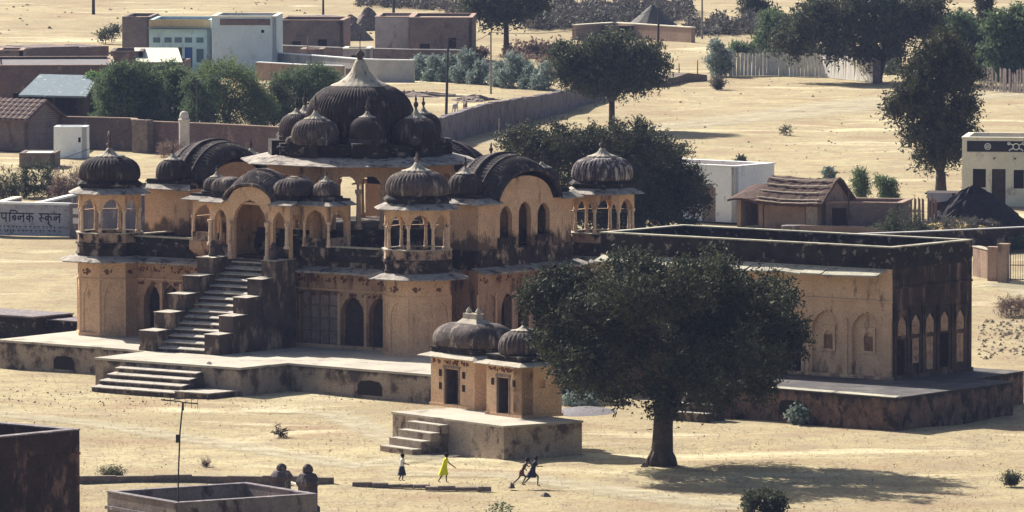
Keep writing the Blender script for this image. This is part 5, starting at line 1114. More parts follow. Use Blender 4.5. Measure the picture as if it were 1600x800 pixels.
house('lean_store', 'low brown store room against the ruined brick house', 'shed', 470, 108, 'L', m(34, 108), 3, 1.9, -4, brick_far, [(.9, .7, 0, 1.4, dark_in, 'door')], .1, mud_m, mud_m)
house('lean_store', 'small pale plastered store with doorway behind the dome finial', 'shed', 536, 112, 'L', m(42, 112), 4, 2.2, -3, MATS['pale_mauve_plaster'], [(1.2, .8, 0, 1.6, dark_in, 'door')], .1, mud_m, cream_m)
house('lean_store', 'brown flat store room at the far left behind the brick house', 'shed', -4, 122, 'L', m(40, 122), 5, 2.6, 0, brick_far, (), .1, mud_m, mud_m)
# diagonal field wall
block_wall('field_wall', 'long dark rough stone wall crossing diagonally behind the main dome', [(640, 240, 2.2), (690, 228, 2.3), (760, 205, 2.3), (850, 184, 2.0), (940, 155, 1.4), (945, 152, 1.2)], 2.2, .6, mat('field_stone_wall', (0.22, 0.19, 0.2), (0.15, 0.13, 0.14), 1, (0.1, 0.085, 0.1), .4, 1.2, .8, bump=.9, grain=.4))
block_wall('field_bank', 'low stone bank beyond the round tree', [(1032, 136, .5), (1075, 127, .8), (1105, 124, .4)], .5, 1.2, rubble_m, cat='bank')
block_wall('far_mud_wall', 'low mud compound wall behind the round tree', [(900, 62), (960, 58), (1080, 66)], 1.5, .5, mud_m, cream_m, .1)
r = house('far_mud_hut', 'small mud hut with pale flat top far beyond the round tree', 'hut', 944, 60, 'L', m(110, 60), 8, m(20, 60), -3, brick_far, [(2.3, 1.5, .3, 1.0, dark_in, 'window')], .1, cream_m, None)
b = MB(); b.lathe([(2.6, 0), (1.6, .8), (.7, 1.6), (.1, 2.1)], 14); b.at(); o = b.build('thatch_cone', leaf_scrub, r, (5.0, 3, m(20, 60)))
for px, py, w_, h_, lab in ((548, 46, 3.6, 1.6, 'brown haystack left of three on the far court'), (553, 62, 3.8, 1.8, 'larger brown haystack nearest the ruined wall'), (575, 46, 4, 2.4, 'tall rounded brown haystack beside the pale cube house'), (500, 62, 6, 1.5, 'wide heap of brush on the court wall')):
    heap('haystack', lab, 'haystack', px, py, w_, w_, h_, rubble_m, int(px), .12, 1.5)
heap('stone_heap', 'low line of dug earth beside the black utility pole', 'heap', 640, 150, 9, 4, .45, rubble_m, 31, .3, 1.4)
heap('stone_heap', 'small dug earth mound right of the black utility pole', 'heap', 742, 156, 3.5, 4, .5, rubble_m, 32, .3, 1.4)
# ------------------------------------------------------------------ poles and wires
def pole(px, yb, yt, r_, mt, label, arm=False, lean=0):
    h = (yb - yt) / S(yb); b = MB(); b.tube([(0, 0, -.2), (lean * .5, 0, h * .5), (lean, 0, h)], [r_, r_ * .85, r_ * .7], 8); root = b.build('utility_pole', mt, None, P(px, yb)); tag(root, label, 'pole')
    if arm: b = MB(); b.box(-.6, .6, -.05, .05, h - .35, h - .25); b.build('crossarm', mt, root)
    return P(px, yb) + Vector((lean, 0, h))
p1 = pole(697, 183, 60, .13, pole_m, 'black leaning utility pole behind the main dome', lean=.2)
p2 = pole(767, 146, 50, .10, paler_pole, 'thin pale pole in the field right of the black pole')
p3 = pole(1028, 76, 12, .14, pole_m, 'dark utility pole behind the round field tree', lean=.1)
p4 = pole(1097, 60, -10, .12, paler_pole, 'thin far pole above the low scrub, right of the mud hut')
p5 = pole(309, 226, 124, .1, pole_m, 'slender dark pole in the green bushes left of the dome')
p6 = pole(146, 22, -30, .2, pole_m, 'far thick pole at the top left')
pole(505, 24, -10, .14, pole_m, 'far pole at the top above the ruined brick house')
pole(615, 25, -10, .18, pole_m, 'far pole at the top above the pale cube house')
heap('brush_pile', 'dark brush piled on the flat roof before the blue house', 'heap', 205, 112, 5, 3, 1.9, rubble_m, 71, .2, 1.3)
heap('brush_pile', 'brown earth mound left of the brush on the roofs', 'heap', 135, 84, 5, 4, .9, rubble_m, 72, .2, 1.6)
pole(1323, 362, 294, .06, darkwood, 'leaning stick pole right of the thatched hut', lean=.2)
pole(481, 118, 56, .07, paler_pole, 'thin pole on the grey court wall')
pole(780, 222, 185, .07, paler_pole, 'short white stake left of the big evergreen', )
for px, yb in ((1061, 125), (1090, 120)): pole(px, yb, yb - 26, .06, darkwood, 'thin fence stake by the field bank, %s' % ('left' if px < 1070 else 'right') + ' one')
def wire(a, c, sag, r_=.022):
    b = MB(); b.tube([tuple(a.lerp(c, t / 12) - Vector((0, 0, sag * 4 * (t / 12) * (1 - t / 12)))) for t in range(13)], r_, 4)
    o = b.build('overhead_wire', pole_m); return o
tag(wire(p5, P(90, 250, 2), .8), 'sagging wire from the slender pole down to the cubicle', 'wire')
tag(wire(p1, p2, .6), 'wire between the black pole and the pale pole', 'wire')
tag(wire(p2, p3, 1.0), 'wire from the pale pole towards the round tree', 'wire')

# ------------------------------------------------------------------ vegetation
def leaves(name, centers, outs, n_per, length, lw, ll, mt, parent=None, droop=.15, loc=(0, 0, 0), spread=.25):
    """twigs start at centers and run along outs; n_per leaves sit along each"""
    n = len(centers); cN = np.repeat(centers, n_per, 0); d = np.repeat(outs, n_per, 0)
    t = np.tile(np.linspace(0.05, 1, n_per), n)[:, None]; ln = length * np.repeat(RS.uniform(.5, 1.3, n), n_per)[:, None]
    pos = cN + d * t * ln + RS.normal(0, spread * length * .35, cN.shape); pos[:, 2] -= droop * length * (t[:, 0] ** 2)
    a = d * .5 + RS.normal(0, .7, d.shape); a /= np.linalg.norm(a, axis=1, keepdims=True)
    bvec = np.cross(a, RS.normal(0, 1, d.shape)); bvec /= np.linalg.norm(bvec, axis=1, keepdims=True) + 1e-9
    s_ = RS.uniform(.6, 1.4, len(pos))[:, None]
    A = a * ll * s_; B = bvec * lw * s_
    v = np.stack([pos - A * .5, pos + B * .5, pos + A * .5, pos - B * .5], 1).reshape(-1, 3).astype(np.float32)
    N_ = len(pos); me = bpy.data.meshes.new(name); me.vertices.add(4 * N_); me.vertices.foreach_set('co', v.ravel())
    me.loops.add(4 * N_); me.loops.foreach_set('vertex_index', np.arange(4 * N_, dtype=np.int32)); me.polygons.add(N_)
    me.polygons.foreach_set('loop_start', np.arange(0, 4 * N_, 4, dtype=np.int32)); me.polygons.foreach_set('loop_total', np.full(N_, 4, np.int32))
    me.materials.append(mt); me.update(); o = bpy.data.objects.new(name, me); C.objects.link(o)
    if parent: o.parent = parent
    o.location = loc; return o
def lobes_to_twigs(lobes, n_tw, zsq=.85, up=.25):
    """lobes (x,y,z,r): twig bases biased towards each lobe's surface, thinned by clump noise"""
    w_ = np.array([l[3] ** 2 for l in lobes]); w_ = w_ / w_.sum(); cs = []; os_ = []
    for (x, y, z, r_), ww in zip(lobes, w_):
        k = max(4, int(n_tw * ww)); u = RS.normal(0, 1, (k, 3)); u /= np.linalg.norm(u, axis=1, keepdims=True)
        ph = RS.uniform(0, 6, 3); cl = np.sin(u[:, 0] * 5 + ph[0]) + np.sin(u[:, 1] * 5 + ph[1]) + np.sin(u[:, 2] * 5 + ph[2])
        rad = r_ * (.35 + .65 * RS.uniform(0, 1, k) ** .45) * (1 + .09 * cl); c = u * rad[:, None] * [1, 1, zsq] + [x, y, z]
        cs.append(c); o = u + RS.normal(0, .35, u.shape) + [0, 0, up]; os_.append(o / np.linalg.norm(o, axis=1, keepdims=True))
    return np.concatenate(cs), np.concatenate(os_)
def tree(label, px, yb, lobes, n_tw, mt, name='tree', trunk_r=.4, fork=None, n_per=8, tl=.8, lw=.07, ll=.24, depth=.6, lean=0, group=None, cat='tree', deep=2, droop=.2, limb=True, zsq=.85, clump=True):
    """lobes given as (column, row, radius) in the photograph; depth rows are filled in behind and before"""
    base = P(px, yb); s = S(yb); root = empty(name, base, 0, label, cat, group); L3 = []
    xs = [l[0] for l in lobes]; wid = (max(xs) - min(xs)) / s / 2 + 1
    cxm = sum(xs) / len(xs)
    for (lx, ly, lr) in lobes:
        x = (lx - px) / s; z = (yb - ly) / s; r_ = lr / s * .92
        half = math.sqrt(max(0.05, 1 - ((lx - cxm) / s / (wid + .01)) ** 2)) * wid * depth
        for k in range(deep):
            y = (RS.uniform(-1, 1) if deep > 2 else (-.55, .55)[k % 2] + RS.uniform(-.25, .25)) * half
            L3.append((x + RS.uniform(-.2, .2) * r_, y, z + y * .0 + RS.uniform(-.15, .1) * r_, r_ * RS.uniform(.85, 1.05)))
    CL = []
    for (x, y, z, r_) in L3:
        CL.append((x, y, z, r_ * .42))
        for _ in range(9 if clump else 0):
            u = RS.normal(0, 1, 3); u /= np.linalg.norm(u); q = r_ * RS.uniform(.62, 1.02); CL.append((x + u[0] * q, y + u[1] * q, z + u[2] * q * .8, r_ * RS.uniform(.22, .42)))
    c, o = lobes_to_twigs(CL if clump else L3, n_tw, zsq)
    c[:, 2] = np.maximum(c[:, 2], .1)
    cr = leaves('crown', c, o, n_per, tl, lw, ll, mt, root, droop)
    b = MB(); b.smooth = True; zc = min(l[2] - l[3] * .3 for l in L3) if fork is None else fork; zc = max(zc, .3)
    b.tube([(0, 0, -.3), (lean * .1, 0, zc * .12), (lean * .4, 0, zc * .5), (lean, 0, zc)], [trunk_r * 1.35, trunk_r * 1.05, trunk_r * .92, trunk_r * .85], 12)
    if trunk_r > .5:
        for k in range(7):
            a = .9 * k + .3; b.tube([(.1 * math.cos(a), .1 * math.sin(a), .9), (trunk_r * 1.1 * math.cos(a), trunk_r * 1.1 * math.sin(a), .28), (trunk_r * 1.45 * math.cos(a), trunk_r * 1.45 * math.sin(a), -.1)], [.3, .18, .08], 7)
    if limb:
        for (x, y, z, r_) in L3[::max(1, len(L3) // 10)]:
            p0 = Vector((lean, 0, zc - .15)); p1 = Vector((x, y, z)); md_ = p0.lerp(p1, .5) + Vector((0, 0, .1 * (p1 - p0).length)); b.tube([p0, md_, p1], [trunk_r * .5, trunk_r * .3, trunk_r * .08], 6)
    b.build('trunk', bark_m, root); return root
tree('great dark feathery tree with thick trunk in the court, before the hall', 1034, 727,
     [(850, 460, 42), (862, 520, 32), (882, 440, 32), (890, 550, 46), (925, 470, 62), (915, 560, 50), (985, 450, 60), (1000, 530, 75), (960, 600, 32), (1060, 438, 44), (1080, 500, 80), (1070, 575, 62), (1130, 432, 38), (1150, 480, 65), (1165, 550, 55), (1205, 470, 42), (1225, 520, 40), (1190, 590, 32), (1110, 408, 24), (1010, 415, 22), (1120, 590, 34), (1035, 600, 35)],
     15500, leaf_dark, 'great_tree', .52, 3.6, 8, .6, .085, .22, depth=.8, lean=.15, deep=3)
tree('broad dark evergreen mass behind the right kiosk', 1000, 368,
     [(800, 222, 24), (835, 228, 30), (870, 225, 36), (905, 235, 42), (940, 235, 40), (850, 255, 34), (985, 230, 44), (1030, 245, 42), (1010, 285, 55), (1060, 285, 38), (1080, 315, 28), (1040, 325, 40), (960, 290, 50), (910, 280, 45), (990, 335, 35), (1000, 215, 25), (930, 215, 22), (1075, 350, 18), (900, 312, 32), (935, 335, 32), (885, 335, 22), (960, 350, 28), (820, 205, 14), (875, 203, 14), (965, 205, 16)],
     12500, leaf_dark, 'evergreen_tree', .4, 2.0, 8, .8, .085, .26, depth=.7, deep=2)
tree('round flat-bottomed dark tree standing alone in the field', 956, 203,
     [(890, 88, 26), (905, 115, 30), (885, 100, 22), (930, 75, 26), (945, 105, 34), (960, 70, 24), (985, 95, 34), (1005, 80, 24), (1015, 110, 28), (1028, 100, 18), (960, 130, 25), (920, 125, 22), (995, 130, 20), (878, 80, 14)],
     5200, leaf_mid, 'field_tree', .28, 2.6, 7, .9, .12, .34, depth=.7)
tree('tall ragged dark tree left of the cream frieze house', 1470, 300,
     [(1470, 80, 32), (1440, 95, 26), (1500, 90, 24), (1455, 125, 34), (1495, 125, 30), (1420, 165, 30), (1455, 165, 36), (1500, 165, 28), (1400, 170, 16), (1470, 205, 34), (1440, 205, 26), (1505, 200, 24), (1475, 240, 24), (1445, 245, 18), (1500, 235, 16), (1425, 110, 18), (1520, 115, 14), (1480, 60, 16)],
     5600, leaf_dark, 'ragged_tree', .42, 1.5, 7, .95, .1, .3, depth=.6)
tree('dark tree with bare trunk at top centre behind the hedge', 791, 84, [(745, 5, 24), (770, 10, 28), (790, -8, 30), (815, 8, 26), (835, -2, 22), (760, -15, 24), (850, -15, 18), (800, 25, 14), (735, -8, 16), (770, 28, 9)], 2600, leaf_mid, 'shade_tree', .3, 3.2, 7, 1.0, .16, .42)
tree('huge spreading tree with sloping trunk at the top right', 1370, 128, [(1230, 60, 28), (1260, 35, 30), (1300, 50, 34), (1290, 15, 30), (1340, 45, 38), (1330, 5, 36), (1385, 45, 36), (1390, 0, 40), (1420, 30, 34), (1450, 5, 32), (1440, 45, 20), (1350, 80, 18), (1300, 80, 14), (1400, 75, 18)], 5600, leaf_mid, 'spreading_tree', .45, 2.3, 7, 1.1, .15, .42, lean=.6)
tree('blue green bushy tree left of the huge spreading tree', 1225, 92, [(1195, 60, 20), (1220, 45, 22), (1215, 72, 18), (1240, 65, 20), (1205, 30, 16)], 1700, leaf_green, 'bushy_tree', .2, 1.0, 7, .9, .15, .4)
tree('small far tree at the top, between pole and spreading tree', 1180, 40, [(1175, 5, 14), (1190, 12, 12), (1165, 15, 9)], 600, leaf_mid, 'bushy_tree', .15, 1.0, 6, .9, .15, .4)
tree('tall bushy green tree at the upper right corner', 1580, 138, [(1560, 40, 28), (1590, 30, 30), (1580, 70, 30), (1600, 90, 30), (1555, 80, 22), (1570, 110, 20), (1600, 60, 25)], 3400, leaf_green, 'bushy_tree', .2, 1.0, 7, .9, .15, .4)
tree('rounded bushy tree behind the ragged tree top', 1520, 120, [(1485, 45, 22), (1510, 40, 24), (1530, 65, 22), (1500, 75, 20), (1540, 100, 18), (1475, 70, 14)], 2200, leaf_green, 'bushy_tree', .2, 1.0, 7, .9, .15, .4)
tree('slim dark upright tree in the upper right', 1538, 60, [(1538, 0, 12), (1540, 22, 12), (1536, 42, 10)], 700, leaf_dark, 'slim_tree', .12, 1, 7, .7, .13, .35)
tree('dark green round bush tree left of the slender pole', 205, 205, [(165, 135, 26), (195, 125, 30), (225, 125, 28), (180, 165, 30), (215, 160, 34), (245, 150, 22), (250, 178, 20), (165, 180, 18), (200, 188, 20), (235, 195, 18), (180, 110, 12), (215, 105, 12)], 5200, leaf_green, 'bushy_tree', .2, .8, 7, .75, .1, .28)
tree('bright lime green bush at the corner of the slate shed', 141, 195, [(146, 125, 14), (140, 145, 14), (137, 160, 11), (143, 175, 11)], 1200, leaf_bright, 'lime_bush', .1, .5, 7, .5, .1, .24, cat='bush')
tree('grey green shrub tree just left of the slender dark pole', 275, 208, [(275, 118, 16), (268, 140, 15), (285, 135, 15), (262, 158, 13), (285, 165, 18), (275, 185, 16)], 1600, leaf_green, 'bushy_tree', .13, .8, 7, .6, .1, .26)
tree('open feathery light green tree between pole and dome', 352, 208, [(330, 115, 20), (355, 105, 20), (375, 115, 20), (390, 135, 24), (405, 155, 24), (345, 140, 22), (370, 160, 24), (335, 165, 16), (395, 180, 20), (420, 170, 18), (360, 190, 16), (330, 185, 14), (405, 195, 14), (320, 140, 14)], 4200, leafmat('foliage_light', (0.15, 0.19, 0.075), (0.09, 0.125, 0.055), .4), 'feathery_tree', .12, 1.2, 7, .8, .07, .22)
tree('dark green dense tree left of the main dome', 470, 176, [(440, 130, 18), (470, 118, 18), (495, 115, 16), (455, 150, 22), (485, 145, 24), (515, 120, 14), (510, 145, 16), (440, 170, 16), (500, 165, 14), (430, 185, 16)], 2800, leaf_green, 'bushy_tree', .2, .8, 7, .7, .1, .28)
tree('green leafy tree left of the feathery light green tree', 318, 212, [(300, 135, 16), (322, 150, 18), (305, 165, 18), (325, 180, 16), (300, 190, 14), (335, 128, 12)], 1700, leaf_green, 'bushy_tree', .12, .8, 7, .6, .08, .24)
tree('small olive tree tucked left of the small domes and big dome', 428, 205, [(425, 160, 14), (440, 175, 16), (418, 185, 14), (445, 150, 12), (430, 140, 10)], 1300, leaf_mid, 'bushy_tree', .12, .8, 7, .6, .08, .24)
tree('low green tree before the square brick room', 265, 160, [(250, 112, 11), (268, 108, 13), (285, 115, 11), (262, 125, 13), (240, 122, 9)], 1100, leaf_green, 'bushy_tree', .1, .8, 7, .6, .09, .26)
tree('pale bushy shrub at the foot of the grey court wall', 545, 140, [(538, 128, 7), (548, 124, 7), (556, 130, 6)], 350, leaf_grey, 'bushy_tree', .06, .4, 6, .45, .09, .26, cat='shrub')
tree('thin wispy tree before the blue house', 352, 100, [(345, 68, 14), (365, 75, 12), (375, 62, 9), (330, 78, 9), (385, 72, 8), (318, 88, 8), (355, 88, 9), (398, 82, 7)], 900, leaf_green, 'wispy_tree', .08, 1.2, 5, .8, .1, .3)
tree('thin wispy shrub on the pale slope upper left', 165, 68, [(160, 54, 7), (172, 50, 7), (180, 46, 5)], 120, leaf_mid, 'wispy_tree', .05, .4, 5, .8, .1, .3)
tree('grey green oleander behind the brown mud house', 672, 82, [(668, 60, 12), (685, 55, 11), (700, 62, 10), (655, 48, 10), (690, 35, 9)], 800, leaf_mid, 'bushy_tree', .1, .6, 6, .8, .14, .36)
hedge_pts = [(657, 124, 16, 'left end'), (678, 126, 19, 'second'), (702, 127, 18, 'third'), (728, 129, 18, 'fourth'), (752, 131, 16, 'fifth'), (778, 134, 17, 'sixth'), (802, 136, 19, 'seventh'), (828, 138, 18, 'eighth'), (852, 140, 17, 'right end')]
for i, (x, y, r_, nm) in enumerate(hedge_pts):
    r_ *= RS.uniform(.75, 1.25); tree('pale grey oleander shrub, %s in the hedge row from the left' % nm, x, y, [(x - 6, y - r_ * .6, r_ * .75), (x + 6, y - r_ * 1.3, r_ * .7), (x, y - r_ * 1.9, r_ * .5)], 750, leaf_grey, 'oleander_shrub', .06, .3, 6, .55, .12, .34, group='oleander hedge', cat='shrub', limb=False)
tree('bushy sapling at the left end of the slab fence', 1122, 119, [(1120, 75, 10), (1128, 88, 12), (1115, 95, 9), (1132, 102, 10), (1118, 110, 8)], 1100, leaf_grey, 'sapling', .07, .6, 6, .6, .12, .3)
tree('low green bush behind the slab fence', 1160, 95, [(1150, 75, 9), (1165, 78, 9), (1178, 80, 8)], 500, leaf_green, 'bushy_tree', .07, .6, 6, .6, .12, .3)
tree('weeping green sapling left behind the mud yard wall', 1345, 318, [(1345, 272, 8), (1343, 285, 10), (1347, 298, 9)], 600, leaf_green, 'sapling', .06, .8, 7, .5, .06, .2, cat='sapling')
tree('wider weeping green sapling right behind the mud yard wall', 1384, 326, [(1378, 282, 9), (1390, 292, 12), (1384, 305, 13), (1395, 312, 8)], 1000, leaf_green, 'sapling', .06, .8, 7, .5, .06, .2, cat='sapling')
def bush(label, px, py, wpx, hpx, mt, n=260, ll=.24, lw=.05, tl=.5, name='bush', fan=False, cat='bush'):
    s = S(py); W, H_ = wpx / s, hpx / s; base = P(px, py)
    if fan:
        c = np.stack([RS.normal(0, W * .12, n), RS.normal(0, W * .12, n), np.zeros(n)], 1); o = np.stack([RS.normal(0, .55, n), RS.normal(0, .55, n), np.full(n, 1.0)], 1); o /= np.linalg.norm(o, axis=1, keepdims=True)
        ob = leaves(name, c, o, 6, H_, lw, ll, mt, None, .1, base, spread=.08)
    else:
        u = RS.normal(0, 1, (n, 3)); u /= np.linalg.norm(u, axis=1, keepdims=True); rad = RS.uniform(.3, 1, n)[:, None]
        c = u * rad * [W / 2, W / 2, H_ / 2] + [0, 0, H_ * .42]; c += np.sin(c * 4) * .08 * W; c[:, 2] = np.clip(c[:, 2], .03, None); ob = leaves(name, c, u, 6, tl, lw, ll, mt, None, .15, base)
    return tag(ob, label, cat)
bush('small grey green tuft bush left of the foreground posts', 176, 748, 48, 20, leaf_mid, 260, .22, .03, fan=True)
bush('leafy green bush at the bottom edge below the tree shadow', 1195, 800, 66, 30, leaf_mid, 480, .2, .09, .35)
bush('small round bush at the right edge of the court', 1580, 757, 34, 20, leaf_mid, 240, .2, .04, fan=True)
bush('pale leaved shrub against the hall plinth', 1249, 662, 28, 30, leaf_grey, 200, .2, .1, .25)
bush('dry brown thorn bush on the slope right of the hall', 1583, 492, 40, 24, leaf_dry, 380, .3, .03, .5)
bush('thin twiggy sprout at the bottom centre', 782, 803, 26, 18, leaf_green, 40, .16, .05, .25)
bush('small dry stub on the open ground left', 438, 683, 16, 14, mat('dead_twigs', (0.05, 0.035, 0.03)), 22, .4, .05, .3)
bush('tiny dry tuft in the open ground', 322, 728, 26, 12, leaf_dry, 60, .2, .02, fan=True)
bush('pale green shrub on the far field above the hut', 1296, 279, 16, 18, leaf_grey, 160, .25, .09, .3)
bush('small shrub just behind the white house roof', 1158, 254, 14, 9, leaf_mid, 80, .25, .08, .3)
bush('small dark field shrub in the open field', 1228, 211, 14, 14, leaf_mid, 70, .25, .05, .4)
bush('pink brown thorn bush beside the round pillar', 268, 246, 38, 30, leaf_dry, 420, .25, .03, .5)
bush('wide green weed bush at the left behind the school sign', 58, 308, 84, 52, leaf_mid, 1300, .25, .06, .5)
bush('brown dry weed bush left of the kiosk', 105, 312, 50, 48, leaf_dry, 800, .25, .05, .5)
bush('dark weed bush at the far left edge', 6, 315, 44, 50, leaf_mid, 600, .25, .06, .5)
bush('dark bush with white blossoms by the brushwood yard', 1412, 372, 90, 44, leaf_mid, 1200, .22, .05, .5)
bush('grey weeds before the straw heap', 1500, 366, 110, 22, leaf_scrub, 700, .22, .05, .4)
bush('green bush at the right edge beyond the boundary wall', 1598, 392, 24, 26, leaf_green, 240, .22, .07, .4)
bush('dry stalk bundle standing in the far field', 1122, 138, 20, 20, leaf_scrub, 260, .4, .05, fan=True)
bush('scrub at the foot of the hall wall by the great tree', 905, 632, 60, 14, leaf_grey, 200, .2, .08, .25)
bush('purple flowering bush at the top behind the hedge', 745, 92, 34, 20, leaf_dry, 260, .35, .12, .5)
# far scrub that reads as one mass
def scrub(name, label, pts, mt, n, hh=1.6):
    cs = []
    for _ in range(n):
        i = RS.randint(len(pts) - 1); t = RS.uniform(); x = pts[i][0] + (pts[i + 1][0] - pts[i][0]) * t; y = pts[i][1] + (pts[i + 1][1] - pts[i][1]) * t + RS.normal(0, pts[i][2]); p = P(x, y); cs.append((p.x, p.y, RS.uniform(.1, hh) * (.6 + .4 * math.sin(x * .13))))
    c = np.array(cs); c0 = c.mean(0); c0[2] = 0; o = RS.normal(0, 1, c.shape) + [0, 0, 1.]; o /= np.linalg.norm(o, axis=1, keepdims=True)
    ob = leaves(name, c - c0, o, 5, .9, .2, .5, mt, None, .1, tuple(c0)); return tag(ob, label, kind='stuff')
scrub('scrub', 'band of mauve dry scrub on the far field right of centre', [(820, 42, 3), (900, 40, 3), (960, 34, 3), (1060, 28, 3)], leaf_scrub, 3200)
scrub('scrub', 'far scrub line under the top edge', [(790, 22, 2), (880, 20, 3), (1000, 16, 3), (1080, 20, 3)], leaf_scrub, 2200)
scrub('scrub', 'mauve scrub belt before the spreading tree', [(1075, 50, 3), (1130, 50, 3), (1180, 48, 4), (1210, 52, 4)], leaf_scrub, 1800)
scrub('scrub', 'thin scrub on the far slope at top centre', [(560, 6, 2), (640, 10, 2), (720, 16, 3), (730, 26, 3)], leaf_scrub, 1400, 1.0)
scrub('scrub', 'undergrowth behind the slab fence under the big tree', [(1180, 100, 3), (1260, 98, 3), (1340, 100, 3), (1400, 112, 3)], leaf_mid, 2600)
scrub('scrub', 'undergrowth at the upper right behind the slabs', [(1480, 115, 3), (1540, 122, 3), (1620, 125, 3)], leaf_green, 2000, 2.2)
scrub('scrub', 'dry growth along the field beyond the hedge', [(790, 90, 6), (850, 85, 6), (885, 95, 5)], leaf_dry, 500, .5)
# stones and clods scattered over the court
clod_m = mat('earth_clods', (0.26, 0.2, 0.14), (0.17, 0.13, 0.1), 3)
def litter(name, label, n, x0, x1, y0, y1, smin, smax, mt, seed):
    rs = np.random.RandomState(seed); v = []; f = []
    for i in range(n):
        p = P(rs.uniform(x0, x1), rs.uniform(y0, y1)); s_ = rs.uniform(smin, smax) * rs.uniform(.4, 1); o = len(v)
        for k in range(5): a = 1.2566 * k + rs.uniform(-.3, .3); v.append((p.x + s_ * math.cos(a), p.y + s_ * math.sin(a), -.05))
        v.append((p.x + rs.uniform(-.3, .3) * s_, p.y + rs.uniform(-.3, .3) * s_, s_ * rs.uniform(.35, .9) - .02)); f += [(o + k, o + (k + 1) % 5, o + 5) for k in range(5)]
    me = bpy.data.meshes.new(name); me.from_pydata(v, [], f); me.materials.append(mt); o = bpy.data.objects.new(name, me); C.objects.link(o); tag(o, label, kind='stuff')
litter('loose_stones', 'loose stones and clods on the court', 900, -20, 1620, 580, 820, .02, .085, clod_m, 3)
litter('loose_stones', 'clods scattered over the far field', 700, 620, 1620, 60, 330, .04, .18, clod_m, 4)
litter('loose_stones', 'broken earth clods on the slope right of the hall', 260, 1528, 1620, 500, 560, .05, .28, mat('tan_clods', (0.36, 0.28, 0.19), (0.24, 0.18, 0.12), 1), 5)
litter('loose_stones', 'clods on the ground left of the cenotaph', 300, -20, 600, 600, 640, .03, .1, rubble_m, 6)
litter('loose_stones', 'stones on the pale slope at upper left', 140, 0, 600, 0, 70, .08, .35, clod_m, 8)
tufts = np.array([tuple(P(RS.uniform(-20, 1620), RS.uniform(585, 810))) for _ in range(3500)]); tufts[:, 2] = 0
c0 = tufts.mean(0); o = np.tile([0, 0, 1.], (3500, 1)) + RS.normal(0, .5, (3500, 3))
tag(leaves('dry_grass', tufts - c0, o, 5, .16, .012, .12, leaf_dry, None, .1, tuple(c0)), 'sparse dry grass tufts on the court', kind='stuff')
heap('stone_pair', 'two small dark stones on the ground left of the great tree trunk', 'stone', 1007, 729, .45, .4, .25, rubble_m, 12, .2, 2, 10)
heap('foot_stone', 'dark stone behind the shirtless running child', 'stone', 799, 761, .35, .5, .25, rubble_m, 13, .2, 2, 10)
heap('foot_stone', 'flat dark stone right of the running children', 'stone', 852, 775, .55, .5, .2, rubble_m, 14, .2, 2, 10)

